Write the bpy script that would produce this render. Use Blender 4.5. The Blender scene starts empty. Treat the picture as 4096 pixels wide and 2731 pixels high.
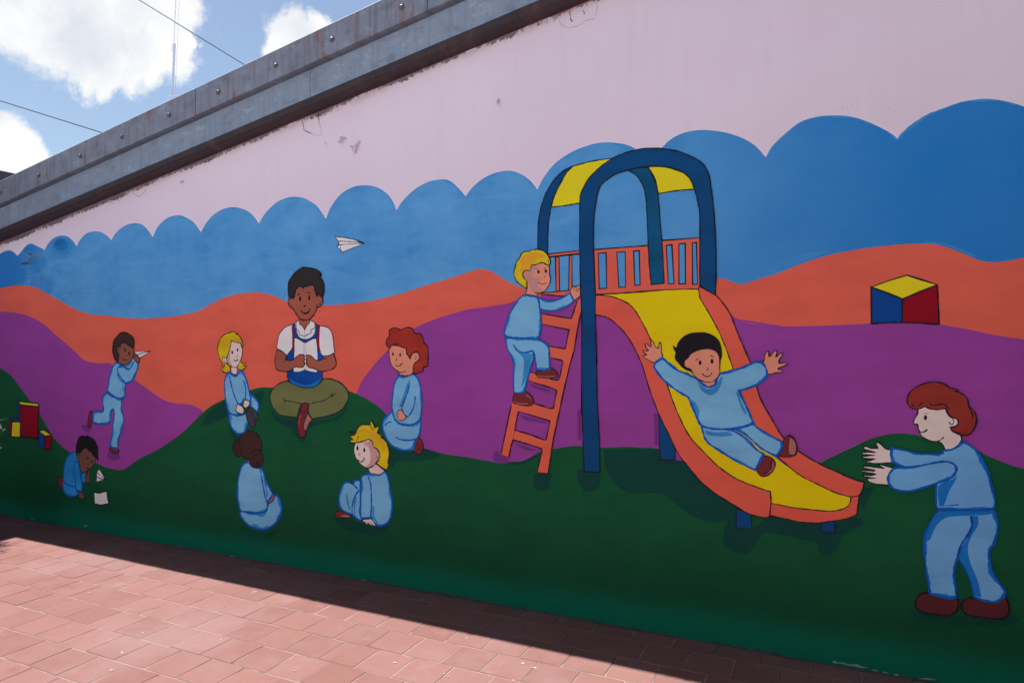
import bpy, bmesh, math, random
from mathutils import Vector, Matrix
from mathutils.geometry import tessellate_polygon

scene = bpy.context.scene
col = scene.collection
random.seed(7)
PW = 3.77308          # distance of the wall from the camera foot, metres

# ------------------------------------------------------------------ camera
cam_data = bpy.data.cameras.new('camera')
cam = bpy.data.objects.new('camera', cam_data)
col.objects.link(cam)
cam.location = (0, 0, 1.6)
cam.rotation_euler = (math.radians(90.248), 0, math.radians(25.103))
cam_data.sensor_width = 36
cam_data.lens = 24.003
cam_data.clip_start = 0.05
cam_data.clip_end = 3000
scene.camera = cam

# ------------------------------------------------------------------ light
SUN = Vector((-0.341, 0.0904, 1.0)).normalized()      # towards the sun
sun_data = bpy.data.lights.new('sun', 'SUN')
sun_data.energy = 5.0
sun_data.angle = math.radians(0.5)
sun_data.color = (1.0, 0.965, 0.93)
sun = bpy.data.objects.new('sun', sun_data)
col.objects.link(sun)
sun.rotation_euler = SUN.to_track_quat('Z', 'Y').to_euler()
sun.location = (-4, 3, 12)

scene.view_settings.view_transform = 'Standard'
scene.view_settings.look = 'None'
scene.view_settings.gamma = 1
scene.view_settings.exposure = 1.4
scene.view_settings.use_curve_mapping = False
scene.cycles.max_bounces = 6
scene.cycles.diffuse_bounces = 4

world = bpy.data.worlds.new('World')
scene.world = world
world.use_nodes = True
WN, WL = world.node_tree.nodes, world.node_tree.links
WN.clear()


def wmath(op, a, b=None, clamp=False):
    n = WN.new('ShaderNodeMath')
    n.operation = op
    n.use_clamp = clamp
    for i, v in enumerate((a, b)):
        if v is None:
            continue
        if isinstance(v, (int, float)):
            n.inputs[i].default_value = v
        else:
            WL.new(v, n.inputs[i])
    return n.outputs[0]


def wnoise(vec, scale, detail=6, rough=0.55):
    n = WN.new('ShaderNodeTexNoise')
    n.inputs['Scale'].default_value = scale
    n.inputs['Detail'].default_value = detail
    n.inputs['Roughness'].default_value = rough
    WL.new(vec, n.inputs['Vector'])
    return n


tc = WN.new('ShaderNodeTexCoord')
direction = tc.outputs['Generated']
sky = WN.new('ShaderNodeTexSky')
sky.sky_type = 'NISHITA'
sky.sun_disc = False
sky.sun_elevation = math.asin(SUN.z)
sky.sun_rotation = math.atan2(SUN.x, SUN.y)
sky.air_density = 1.15
sky.dust_density = 1.1
sky.ozone_density = 1.2
SKY_STRENGTH = 0.05
# cumulus: puffs of white whose outlines are broken up by noise
warp = wnoise(direction, 7.0, 7, 0.6)
wv = WN.new('ShaderNodeVectorMath'); wv.operation = 'SUBTRACT'
WL.new(warp.outputs['Color'], wv.inputs[0]); wv.inputs[1].default_value = (0.5, 0.5, 0.5)
ws = WN.new('ShaderNodeVectorMath'); ws.operation = 'SCALE'
WL.new(wv.outputs[0], ws.inputs[0]); ws.inputs['Scale'].default_value = 0.10
wa = WN.new('ShaderNodeVectorMath'); wa.operation = 'ADD'
WL.new(direction, wa.inputs[0]); WL.new(ws.outputs[0], wa.inputs[1])
PUFFS = [(-.822, .43, .375, .058), (-.792, .475, .378, .075), (-.755, .522, .395, .07), (-.724, .558, .405, .045),
         (-.788, .507, .352, .055), (-.755, .545, .356, .05), (-.735, .57, .358, .034), (-.799, .51, .32, .03),
         (-.787, .527, .318, .024), (-.716, .59, .372, .014), (-.862, .452, .232, .036), (-.862, .462, .215, .044),
         (-.85, .478, .205, .032), (-.647, .661, .372, .022), (-.626, .667, .392, .036), (-.603, .685, .404, .028),
         (-.66, .60, .455, .014), (-.60, .63, .49, .02)]
rng = random.Random(21)
for k in range(40):                                   # the same fair-weather clouds all round the sky
    az = rng.uniform(0, 2 * math.pi); el = math.radians(rng.uniform(6, 40))
    dv = Vector((math.cos(az) * math.cos(el), math.sin(az) * math.cos(el), math.sin(el)))
    if dv.angle(Vector((-.74, .55, .36))) < 0.5:
        continue
    side = dv.cross(Vector((0, 0, 1))).normalized()
    for q in range(1):
        p = (dv + side * rng.uniform(-.1, .1) + Vector((0, 0, rng.uniform(-.03, .03)))).normalized()
        PUFFS.append((p.x, p.y, p.z, rng.uniform(.06, .16)))
field = None
for (x, y, z, r) in PUFFS:
    dn = WN.new('ShaderNodeVectorMath'); dn.operation = 'DISTANCE'
    WL.new(wa.outputs[0], dn.inputs[0]); dn.inputs[1].default_value = (x, y, z)
    v = wmath('DIVIDE', dn.outputs['Value'], r)
    field = v if field is None else wmath('MINIMUM', field, v)
fine = wnoise(direction, 26.0, 8, 0.62)
field = wmath('ADD', field, wmath('MULTIPLY', wmath('SUBTRACT', fine.outputs['Fac'], 0.5), 1.1))
mr = WN.new('ShaderNodeMapRange'); mr.interpolation_type = 'SMOOTHSTEP'
WL.new(field, mr.inputs['Value'])
mr.inputs['From Min'].default_value = 1.2; mr.inputs['From Max'].default_value = 0.80
mr.inputs['To Min'].default_value = 0; mr.inputs['To Max'].default_value = 1
cloudtone = WN.new('ShaderNodeValToRGB')
cloudtone.color_ramp.elements[0].position = 0.30; cloudtone.color_ramp.elements[0].color = (0.70, 0.74, 0.83, 1)
cloudtone.color_ramp.elements[1].position = 0.56; cloudtone.color_ramp.elements[1].color = (1, 1, 1, 1)
body = wnoise(wa.outputs[0], 9.0, 5, 0.5)
WL.new(body.outputs['Fac'], cloudtone.inputs['Fac'])
cl = WN.new('ShaderNodeVectorMath'); cl.operation = 'SCALE'
WL.new(cloudtone.outputs[0], cl.inputs[0]); cl.inputs['Scale'].default_value = 7.8
mixc = WN.new('ShaderNodeMix'); mixc.data_type = 'RGBA'
WL.new(mr.outputs['Result'], mixc.inputs['Factor'])
WL.new(sky.outputs[0], mixc.inputs['A']); WL.new(cl.outputs[0], mixc.inputs['B'])
bg = WN.new('ShaderNodeBackground')
bg.inputs['Strength'].default_value = SKY_STRENGTH
WL.new(mixc.outputs['Result'], bg.inputs['Color'])
wo = WN.new('ShaderNodeOutputWorld')
WL.new(bg.outputs[0], wo.inputs['Surface'])


# ------------------------------------------------------------------ helpers
def lin(c):
    c /= 255.0
    return c / 12.92 if c <= 0.04045 else ((c + 0.055) / 1.055) ** 2.4


def new_mat(name):
    m = bpy.data.materials.new(name)
    m.use_nodes = True
    nt = m.node_tree
    b = nt.nodes['Principled BSDF']
    return m, nt, b


def node(nt, kind, **kw):
    n = nt.nodes.new(kind)
    for k, v in kw.items():
        setattr(n, k, v)
    return n


def setin(nt, n, key, v):
    if hasattr(v, 'is_linked') or hasattr(v, 'node'):
        nt.links.new(v, n.inputs[key])
    else:
        n.inputs[key].default_value = v


def mixrgb(nt, fac, a, b):
    n = node(nt, 'ShaderNodeMix', data_type='RGBA')
    setin(nt, n, 'Factor', fac)
    for k, v in (('A', a), ('B', b)):
        if isinstance(v, (tuple, list)):
            v = (v[0], v[1], v[2], 1)
        setin(nt, n, k, v)
    return n.outputs['Result']


def nmath(nt, op, a, b=0.0, clamp=False):
    n = node(nt, 'ShaderNodeMath', operation=op, use_clamp=clamp)
    setin(nt, n, 0, a)
    setin(nt, n, 1, b)
    return n.outputs[0]


def noise(nt, vec, scale, detail=4, rough=0.55):
    n = node(nt, 'ShaderNodeTexNoise')
    n.inputs['Scale'].default_value = scale
    n.inputs['Detail'].default_value = detail
    n.inputs['Roughness'].default_value = rough
    nt.links.new(vec, n.inputs['Vector'])
    return n.outputs['Fac']


def ramp(nt, fac, p0, p1, smooth=True):
    n = node(nt, 'ShaderNodeMapRange')
    n.interpolation_type = 'SMOOTHSTEP' if smooth else 'LINEAR'
    setin(nt, n, 'Value', fac)
    n.inputs['From Min'].default_value = p0
    n.inputs['From Max'].default_value = p1
    return n.outputs['Result']


def coords(nt, scale=(1, 1, 1), rot=(0, 0, 0)):
    t = node(nt, 'ShaderNodeTexCoord')
    mp = node(nt, 'ShaderNodeMapping')
    mp.inputs['Scale'].default_value = scale
    mp.inputs['Rotation'].default_value = rot
    nt.links.new(t.outputs['Object'], mp.inputs['Vector'])
    return mp.outputs[0]


def plaster_bump(nt, b, strength=0.25):
    c = coords(nt)
    h = nmath(nt, 'ADD', nmath(nt, 'MULTIPLY', noise(nt, c, 140, 3, 0.6), 0.5), noise(nt, c, 14, 4, 0.5))
    bp = node(nt, 'ShaderNodeBump')
    bp.inputs['Strength'].default_value = strength
    bp.inputs['Distance'].default_value = 0.004
    nt.links.new(h, bp.inputs['Height'])
    nt.links.new(bp.outputs[0], b.inputs['Normal'])


# paint colours as they look on the lit middle of the wall; E is what a perfect white shows there
E_REF = (0.645, 0.605, 0.655)


def paint_rgb(r, g, b):
    return tuple(min(0.90, max(0.002, lin(v) / e)) for v, e in zip((r, g, b), E_REF))


PAINTS = dict(
    sky=(70, 132, 188), skydark=(28, 106, 174), skymid=(50, 118, 180), skymid2=(62, 125, 184), skylight=(54, 122, 182), orange=(196, 84, 70), orange2=(200, 84, 64),
    orange3=(198, 80, 66), purple=(130, 54, 134), purple2=(120, 80, 130), green=(12, 72, 44), grasslight=(24, 74, 42),
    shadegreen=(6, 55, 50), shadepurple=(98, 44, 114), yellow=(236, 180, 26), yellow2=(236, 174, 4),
    blockblue=(0, 58, 128), blockred=(124, 0, 28), navy=(0, 58, 106), navy2=(0, 66, 104), white=(214, 198, 216),
    ink=(24, 20, 27), ltblue=(102, 154, 198), ltblue2=(94, 146, 206), blue2=(30, 118, 182), midblue=(46, 116, 172),
    midblue2=(16, 98, 172), outblue=(4, 74, 158), outblue2=(0, 62, 140), skindark=(120, 72, 60), skindeep=(98, 64, 54),
    skinbrown=(142, 76, 62), skintan=(196, 124, 104), skinmauve=(168, 118, 116), skinpale=(218, 176, 174),
    skinpale2=(210, 166, 164), skinpale3=(222, 178, 176), skinshade=(172, 132, 132), hairblack=(40, 36, 37),
    jet=(23, 19, 24), hairbrown=(56, 34, 32), redhair=(134, 42, 34), redhair2=(116, 42, 36), blond=(236, 158, 20),
    blond2=(212, 136, 34), shoe=(100, 36, 40), shoe2=(76, 30, 36), sole=(152, 92, 88), greyshoe=(56, 54, 66),
    olive=(96, 98, 62), olive2=(70, 92, 66), vest=(0, 64, 142), vest2=(20, 96, 172), stripe=(142, 0, 40),
    crack=(46, 34, 36), crackthin=(150, 126, 140), crackgreen=(8, 30, 26), rust=(150, 84, 76), flake=(214, 200, 216), flake2=(112, 124, 132),
    chalk=(186, 164, 186))
STREAKY = {'sky': 0.55, 'skydark': 0.4, 'orange': 0.09, 'purple': 0.09, 'ltblue': 0.16, 'ltblue2': 0.16, 'yellow': 0.06,
           'yellow2': 0.06, 'green': 0.12, 'orange2': 0.12, 'orange3': 0.1, 'blond': 0.3, 'redhair': 0.4, 'redhair2': 0.35,
           'vest': 0.3, 'navy': 0.15, 'navy2': 0.3, 'skinbrown': 0.12, 'olive': 0.15, 'blue2': 0.3, 'midblue': 0.2}
mats = {}


def paint(key):
    if key in mats:
        return mats[key]
    m, nt, b = new_mat('paint_' + key)
    base = paint_rgb(*PAINTS[key])
    amt = STREAKY.get(key, 0.08)
    # brush strokes: long soft streaks, sloping a little, plus blotches of thicker and thinner coats
    s = noise(nt, coords(nt, (1.2, 1, 3.2), (0, math.radians(14), 0)), 2.2, 5, 0.55)
    if key == 'sky':
        sn = [n_ for n_ in nt.nodes if n_.bl_idname == 'ShaderNodeTexNoise'][0]
        sn.inputs['Distortion'].default_value = 1.1
        s2 = noise(nt, coords(nt, (2.2, 1, 0.9), (0, math.radians(-38), 0)), 3.4, 6, 0.68)
        s3 = noise(nt, coords(nt, (1.0, 1, 7.0), (0, math.radians(-12), 0)), 5.5, 5, 0.7)
        s = nmath(nt, 'ADD', nmath(nt, 'MULTIPLY', s, 0.45), nmath(nt, 'ADD', nmath(nt, 'MULTIPLY', s2, 0.3), nmath(nt, 'MULTIPLY', s3, 0.25)))
    blot = noise(nt, coords(nt), 1.9, 5, 0.6)
    t = nmath(nt, 'ADD', nmath(nt, 'MULTIPLY', s, 0.6), nmath(nt, 'MULTIPLY', blot, 0.4))
    t = ramp(nt, t, *((0.30, 0.70) if key == 'sky' else (0.32, 0.68)))
    if key == 'sky':
        lo, hi = paint_rgb(52, 118, 180), paint_rgb(88, 144, 194)
    elif key in ('redhair', 'redhair2'):
        lo, hi = tuple(v * 0.7 for v in base), tuple(v * (1.5, 1.2, 1.2)[i] for i, v in enumerate(base))
    else:
        lo, hi = tuple(v * (1 - amt) for v in base), tuple(min(.9, v * (1 + amt)) for v in base)
    c = mixrgb(nt, t, lo, hi)
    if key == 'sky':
        # deeper blue brushwork together with shading towards both ends, put into the colour
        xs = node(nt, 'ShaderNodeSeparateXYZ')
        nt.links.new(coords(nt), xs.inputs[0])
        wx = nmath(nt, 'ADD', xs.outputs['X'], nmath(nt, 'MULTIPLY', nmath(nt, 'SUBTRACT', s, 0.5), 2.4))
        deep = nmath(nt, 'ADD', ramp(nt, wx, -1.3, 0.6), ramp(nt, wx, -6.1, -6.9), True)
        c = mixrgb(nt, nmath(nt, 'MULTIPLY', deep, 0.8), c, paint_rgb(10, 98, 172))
    fine = noise(nt, coords(nt), 60, 3, 0.6)
    c = mixrgb(nt, nmath(nt, 'MULTIPLY', ramp(nt, fine, 0.5, 0.8), 0.05), c, (0.05, 0.05, 0.06))
    if key in ('green', 'grasslight', 'shadegreen'):
        # a bluer, paler coat was rolled along the foot of the wall; above it the green darkens downwards
        z = node(nt, 'ShaderNodeSeparateXYZ')
        nt.links.new(coords(nt), z.inputs[0])
        wob = nmath(nt, 'ADD', z.outputs['Z'], nmath(nt, 'MULTIPLY', nmath(nt, 'SUBTRACT', noise(nt, coords(nt), 1.4, 4), 0.5), 0.10))
        c = mixrgb(nt, nmath(nt, 'MULTIPLY', ramp(nt, wob, 0.75, 0.24), 0.42), c, paint_rgb(5, 50, 38))
        c = mixrgb(nt, ramp(nt, wob, 0.24, 0.05), c, paint_rgb(0, 88, 68))
    nt.links.new(c, b.inputs['Base Color'])
    b.inputs['Roughness'].default_value = 0.65
    b.inputs['Specular IOR Level'].default_value = 0.12
    plaster_bump(nt, b, 0.5)
    mats[key] = m
    return m


def tag(o, label=None, cat=None, group=None, kind=None):
    for k, v in (('label', label), ('category', cat), ('group', group), ('kind', kind)):
        if v:
            o[k] = v
    return o


def empty(name, loc=(0, 0, 0)):
    o = bpy.data.objects.new(name, None)
    o.empty_display_size = 0.2
    o.location = loc
    col.objects.link(o)
    return o


def link(name, me, parent=None, loc=(0, 0, 0), rot=(0, 0, 0)):
    o = bpy.data.objects.new(name, me)
    col.objects.link(o)
    o.parent = parent
    o.location = loc
    o.rotation_euler = rot
    return o


def mesh_from(name, verts, faces, materials, midx=None, smooth=False):
    me = bpy.data.meshes.new(name)
    me.from_pydata(verts, [], faces)
    for m in materials:
        me.materials.append(m)
    if midx:
        me.polygons.foreach_set('material_index', midx)
    if smooth:
        me.polygons.foreach_set('use_smooth', [True] * len(me.polygons))
    me.update()
    return me


def add_box(bm, lo, hi):
    vs = [bm.verts.new((x, y, z)) for z in (lo[2], hi[2]) for y in (lo[1], hi[1]) for x in (lo[0], hi[0])]
    for f in ((0, 2, 3, 1), (4, 5, 7, 6), (0, 1, 5, 4), (2, 6, 7, 3), (0, 4, 6, 2), (1, 3, 7, 5)):
        bm.faces.new([vs[i] for i in f])


def bm_obj(name, bm, mat, parent=None, loc=(0, 0, 0), smooth=False):
    bmesh.ops.recalc_face_normals(bm, faces=bm.faces)
    me = bpy.data.meshes.new(name)
    bm.to_mesh(me)
    bm.free()
    me.materials.append(mat)
    if smooth:
        me.polygons.foreach_set('use_smooth', [True] * len(me.polygons))
    return link(name, me, parent, loc)


def tube_into(bm, pts, radii, n=6):
    rings = []
    for i, p in enumerate(pts):
        p = Vector(p)
        a = Vector(pts[max(i - 1, 0)]); b = Vector(pts[min(i + 1, len(pts) - 1)])
        t = (b - a).normalized()
        ref = Vector((0, 0, 1)) if abs(t.z) < 0.9 else Vector((1, 0, 0))
        s = t.cross(ref).normalized(); u = s.cross(t)
        r = radii[i] if isinstance(radii, (list, tuple)) else radii
        rings.append([bm.verts.new(p + (s * math.cos(2 * math.pi * k / n) + u * math.sin(2 * math.pi * k / n)) * r) for k in range(n)])
    for a, b in zip(rings, rings[1:]):
        for k in range(n):
            bm.faces.new((a[k], a[(k + 1) % n], b[(k + 1) % n], b[k]))
    bm.faces.new(rings[0][::-1])
    bm.faces.new(rings[-1])


# ------------------------------------------------------------------ materials of the setting
def tile_material(name, random_tone=True):
    m, nt, b = new_mat(name)
    c = coords(nt)
    info = node(nt, 'ShaderNodeObjectInfo')
    tc_ = node(nt, 'ShaderNodeNewGeometry')
    pos = tc_.outputs['Position']
    big = noise(nt, pos, 1.3, 4, 0.6)
    mid = noise(nt, pos, 9, 5, 0.6)
    r = info.outputs['Random'] if random_tone else noise(nt, pos, 4.4, 0)
    t = nmath(nt, 'ADD', nmath(nt, 'MULTIPLY', r, 0.5), nmath(nt, 'MULTIPLY', mid, 0.5))
    cc = mixrgb(nt, t, (0.128, 0.062, 0.053), (0.178, 0.094, 0.084))
    cc = mixrgb(nt, nmath(nt, 'MULTIPLY', ramp(nt, big, 0.42, 0.7), 0.55), cc, (0.185, 0.117, 0.115))
    smear = noise(nt, pos, 3.4, 7, 0.75)
    cc = mixrgb(nt, nmath(nt, 'MULTIPLY', ramp(nt, smear, 0.55, 0.72), 0.5), cc, (0.20, 0.135, 0.13))
    cc = mixrgb(nt, nmath(nt, 'MULTIPLY', ramp(nt, smear, 0.42, 0.30), 0.4), cc, (0.10, 0.05, 0.042))
    speck = noise(nt, pos, 75, 2, 0.5)
    cc = mixrgb(nt, nmath(nt, 'MULTIPLY', ramp(nt, speck, 0.70, 0.78), 0.5), cc, (0.228, 0.163, 0.154))
    scuff = noise(nt, pos, 22, 6, 0.7)
    cc = mixrgb(nt, nmath(nt, 'MULTIPLY', ramp(nt, scuff, 0.58, 0.8), 0.4), cc, (0.097, 0.039, 0.031))
    nt.links.new(cc, b.inputs['Base Color'])
    b.inputs['Roughness'].default_value = 0.85
    b.inputs['Specular IOR Level'].default_value = 0.05
    bp = node(nt, 'ShaderNodeBump')
    bp.inputs['Strength'].default_value = 0.35
    bp.inputs['Distance'].default_value = 0.004
    nt.links.new(nmath(nt, 'ADD', mid, nmath(nt, 'MULTIPLY', speck, 0.4)), bp.inputs['Height'])
    nt.links.new(bp.outputs[0], b.inputs['Normal'])
    return m


def mortar_material():
    m, nt, b = new_mat('mortar')
    pos = node(nt, 'ShaderNodeNewGeometry').outputs['Position']
    n1 = noise(nt, pos, 5, 5, 0.65)
    n2 = noise(nt, pos, 60, 4, 0.6)
    c = mixrgb(nt, ramp(nt, n1, 0.36, 0.52), (0.085, 0.052, 0.045), (0.205, 0.150, 0.128))
    c = mixrgb(nt, nmath(nt, 'MULTIPLY', n2, 0.4), c, (0.122, 0.085, 0.073))
    nt.links.new(c, b.inputs['Base Color'])
    b.inputs['Roughness'].default_value = 0.95
    return m


def plaster_material():
    m, nt, b = new_mat('pink_plaster')
    c = coords(nt)
    n1 = noise(nt, c, 0.8, 4, 0.5)
    cc = mixrgb(nt, ramp(nt, n1, 0.3, 0.7), paint_rgb(196, 177, 197), paint_rgb(202, 184, 203))
    streak = noise(nt, coords(nt, (6, 1, 0.5)), 2.0, 5, 0.6)
    cc = mixrgb(nt, nmath(nt, 'MULTIPLY', ramp(nt, streak, 0.5, 0.75), 0.12), cc, paint_rgb(178, 158, 178))
    # mould and grime creeping down from under the roof edge
    xyz = node(nt, 'ShaderNodeSeparateXYZ')
    nt.links.new(c, xyz.inputs[0])
    depth = nmath(nt, 'SUBTRACT', nmath(nt, 'ADD', nmath(nt, 'MULTIPLY', xyz.outputs['X'], 0.178), 3.823), xyz.outputs['Z'])
    g = noise(nt, c, 34, 6, 0.72)
    g2 = noise(nt, c, 3.2, 3, 0.6)
    left = ramp(nt, xyz.outputs['X'], -2.5, -6.0)
    lim = nmath(nt, 'ADD', nmath(nt, 'MULTIPLY', depth, 7.5), nmath(nt, 'MULTIPLY', nmath(nt, 'SUBTRACT', 0.62, g2), 0.8))
    lim = nmath(nt, 'SUBTRACT', lim, nmath(nt, 'MULTIPLY', left, 0.12))
    mould = ramp(nt, nmath(nt, 'SUBTRACT', g, lim), 0.22, 0.32)
    cc = mixrgb(nt, nmath(nt, 'MULTIPLY', mould, 0.85), cc, (0.05, 0.035, 0.035))
    stain = ramp(nt, nmath(nt, 'ADD', depth, nmath(nt, 'MULTIPLY', nmath(nt, 'SUBTRACT', g2, 0.5), 0.12)), 0.06, 0.0)
    cc = mixrgb(nt, nmath(nt, 'MULTIPLY', stain, 0.3), cc, paint_rgb(150, 118, 124))
    nt.links.new(cc, b.inputs['Base Color'])
    b.inputs['Roughness'].default_value = 0.75
    b.inputs['Specular IOR Level'].default_value = 0.2
    plaster_bump(nt, b, 0.5)
    return m


def metal_material(name, base, dark, rust_amt, metallic=0.35, rough=0.55, spangle=90, runs=0.4):
    m, nt, b = new_mat(name)
    c = coords(nt)
    sp = noise(nt, c, spangle, 2, 0.5)
    big = noise(nt, c, 3.0, 5, 0.6)
    st = noise(nt, coords(nt, (26, 1, 1.6)), 1.3, 5, 0.65)
    cc = mixrgb(nt, nmath(nt, 'ADD', nmath(nt, 'MULTIPLY', sp, 0.5), nmath(nt, 'MULTIPLY', big, 0.5)), dark, base)
    cc = mixrgb(nt, nmath(nt, 'MULTIPLY', ramp(nt, st, 0.46, 0.66), runs), cc, tuple(v * 0.5 for v in dark))
    bl = noise(nt, coords(nt, (1, 1, 1.6)), 7, 6, 0.72)
    cc = mixrgb(nt, nmath(nt, 'MULTIPLY', ramp(nt, bl, 0.5, 0.70), 0.42), cc, tuple(v * 0.42 for v in dark))
    cc = mixrgb(nt, nmath(nt, 'MULTIPLY', ramp(nt, bl, 0.46, 0.34), 0.5), cc, tuple(min(0.8, v * 1.3) for v in base))
    ru = nmath(nt, 'MULTIPLY', ramp(nt, noise(nt, coords(nt, (5, 1, 2)), 1.5, 6, 0.7), 0.5, 0.72), rust_amt)
    ru = nmath(nt, 'MULTIPLY', ru, ramp(nt, st, 0.35, 0.6))
    cc = mixrgb(nt, ru, cc, (0.23, 0.085, 0.055))
    nt.links.new(cc, b.inputs['Base Color'])
    b.inputs['Metallic'].default_value = metallic
    b.inputs['Roughness'].default_value = rough
    bp = node(nt, 'ShaderNodeBump')
    bp.inputs['Strength'].default_value = 0.15
    bp.inputs['Distance'].default_value = 0.003
    nt.links.new(big, bp.inputs['Height'])
    nt.links.new(bp.outputs[0], b.inputs['Normal'])
    return m


def plain_material(name, rgb, rough=0.7, metallic=0.0, vary=0.2, scale=12):
    m, nt, b = new_mat(name)
    n = noise(nt, coords(nt), scale, 5, 0.6)
    c = mixrgb(nt, n, tuple(v * (1 - vary) for v in rgb), tuple(min(.95, v * (1 + vary)) for v in rgb))
    nt.links.new(c, b.inputs['Base Color'])
    b.inputs['Roughness'].default_value = rough
    b.inputs['Metallic'].default_value = metallic
    return m


M_TILE = tile_material('terracotta_tile')
M_TILE_FAR = tile_material('terracotta_tile_far', False)
M_MORTAR = mortar_material()
M_PLASTER = plaster_material()
M_FLASH = metal_material('weathered_zinc', (0.275, 0.305, 0.385), (0.175, 0.19, 0.24), 1.0, 0.2)
M_GALV = metal_material('galvanised_steel', (0.32, 0.39, 0.49), (0.205, 0.255, 0.33), 0.10, 0.2, 0.5, 120, 0.22)
M_CHANNEL = metal_material('brown_painted_steel', (0.046, 0.026, 0.031), (0.025, 0.014, 0.018), 0.5, 0.1, 0.6)
M_BOLT = plain_material('bolt_steel', (0.13, 0.13, 0.145), 0.45, 0.5)
M_EARTH = plain_material('pale_concrete', (0.47, 0.475, 0.49), 0.95, 0, 0.12, 2)
M_ROOF = plain_material('dark_roof', (0.05, 0.032, 0.038), 0.8, 0, 0.4, 20)
M_WINGWALL = plain_material('wing_plaster', (0.70, 0.66, 0.68), 0.85, 0, 0.1, 3)
M_BLOCKER = plain_material('brown_blocker', (0.085, 0.062, 0.055), 0.9, 0, 0.12, 3)  # dark tone for the added wing that keeps light off the mural
M_GLASS = plain_material('dark_glass', (0.03, 0.035, 0.04), 0.08)
M_CABLE = plain_material('black_cable', (0.006, 0.006, 0.009), 0.95)
M_MAST = plain_material('hazy_mast', (0.36, 0.40, 0.50), 0.6)  # pale blue of distance haze put into the mast colour
M_TWIG = plain_material('twig_bark', (0.05, 0.04, 0.03), 0.9)
M_LEAF = plain_material('narrow_leaf', (0.035, 0.045, 0.02), 0.7, 0, 0.35, 9)
M_CLAY = plain_material('clay_pot', (0.30, 0.12, 0.08), 0.85, 0, 0.15, 8)
M_BRACKET = plain_material('painted_bracket', (0.78, 0.72, 0.78), 0.5)
M_FILLET = plain_material('painted_mortar', (0.028, 0.05, 0.045), 0.9, 0, 0.6, 30)
M_DRIP = plain_material('dried_paint', (0.27, 0.22, 0.21), 0.8, 0, 0.2, 60)
M_HOOK = plain_material('painted_hook', (0.25, 0.30, 0.38), 0.6)
M_NAIL = plain_material('rusty_nail', (0.09, 0.055, 0.045), 0.7, 0.3)

# ------------------------------------------------------------------ ground and paving
gbm = bmesh.new()
gv = [gbm.verts.new(p) for p in ((-900, -900, -0.05), (900, -900, -0.05), (900, 900, -0.05), (-900, 900, -0.05))]
gbm.faces.new(gv)
tag(bm_obj('ground', gbm, M_EARTH), kind='structure')

paving = tag(bm_obj('paving', (lambda b_: (add_box(b_, (-7.34, -1.5, -0.045), (4.0, PW + 0.05, -0.0022)), b_)[1])(bmesh.new()), M_MORTAR), kind='structure')

S = 0.224196          # tile pitch
P0 = 3.63166          # first full joint line in front of the wall
GAP = 0.0047


def tile_mesh(name, w, d, seed):
    """A worn tile, origin at its centre on top."""
    rg = random.Random(seed)
    j = lambda: rg.uniform(-0.0022, 0.0022)
    bv = 0.003
    out = [(-w / 2 + j(), -d / 2 + j()), (0 + j(), -d / 2 + j() * .6), (w / 2 + j(), -d / 2 + j()), (w / 2 + j() * .6, 0),
           (w / 2 + j(), d / 2 + j()), (j(), d / 2 + j() * .6), (-w / 2 + j(), d / 2 + j()), (-w / 2 + j() * .6, j())]
    n = len(out)
    vs = [(x, y, -0.02) for x, y in out] + [(x, y, -bv) for x, y in out]
    vs += [(x * (1 - 2 * bv / w), y * (1 - 2 * bv / d), 0) for x, y in out]
    fs = []
    for k in range(n):
        k2 = (k + 1) % n
        fs.append((k, k2, n + k2, n + k))
        fs.append((n + k, n + k2, 2 * n + k2, 2 * n + k))
    fs.append(tuple(range(2 * n, 3 * n)))
    return mesh_from(name, vs, fs, [M_TILE])


tile_meshes = [tile_mesh('tile', S - GAP, S - GAP, k) for k in range(7)]
D0 = PW - P0
edge_meshes = [tile_mesh('edge_tile', S - GAP, D0 - GAP * .6, 40 + k) for k in range(4)]
PHASE = {-1: 0.55, 0: 0.0, 1: 0.54, 2: 0.02, 3: 0.40, 4: 0.79, 5: 0.25, 6: 0.80}
cy, sy = math.cos(math.radians(25.103)), math.sin(math.radians(25.103))


def in_view(x, y, margin=0.15):
    X = cy * x + sy * y
    Y = -sy * x + cy * y
    if Y < 0.5:
        return None
    px, py = X / Y, 1.6 / Y
    if abs(px) > 0.75 + margin * .4 or py > 0.5 + margin * .5:
        return None
    return Y


spots = []
rg = random.Random(3)
for n in range(-1, 22):
    ph = PHASE.get(n, (n * 0.41 + 0.13) % 1.0)
    for k in range(-40, 20):
        x = (k + ph + 0.5) * S
        if x < -7.2 or x > 3.9:
            continue
        y = P0 - (n + 0.5) * S if n >= 0 else P0 + D0 / 2
        spots.append((n, x, y, in_view(x, y)))
seen = sorted([s for s in spots if s[3]], key=lambda s: s[3])[:300]
chosen = set((s[0], s[1]) for s in seen)
far_v, far_f = [], []
for (n, x, y, d) in spots:
    z = rg.uniform(-0.0012, 0.0012)
    rz = rg.uniform(-0.004, 0.004)
    x += rg.uniform(-0.0012, 0.0012)
    me = rg.choice(edge_meshes if n < 0 else tile_meshes)
    tilt = (rg.uniform(-0.006, 0.006), rg.uniform(-0.006, 0.006), rz)
    if (n, x) in chosen or any(abs(x - cx) < 0.002 and cn == n for cn, cx in ()):
        pass
    key = min(((abs(x - cx), cn, cx) for cn, cx in chosen if cn == n), default=(9, 0, 0))
    if key[0] < 0.01:
        link('tile', me, paving, (x, y, z), tilt)
    else:
        base = len(far_v)
        far_v += [(x + v.co.x, y + v.co.y, z + v.co.z) for v in me.vertices]
        far_f += [tuple(i + base for i in p.vertices) for p in me.polygons]
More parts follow.
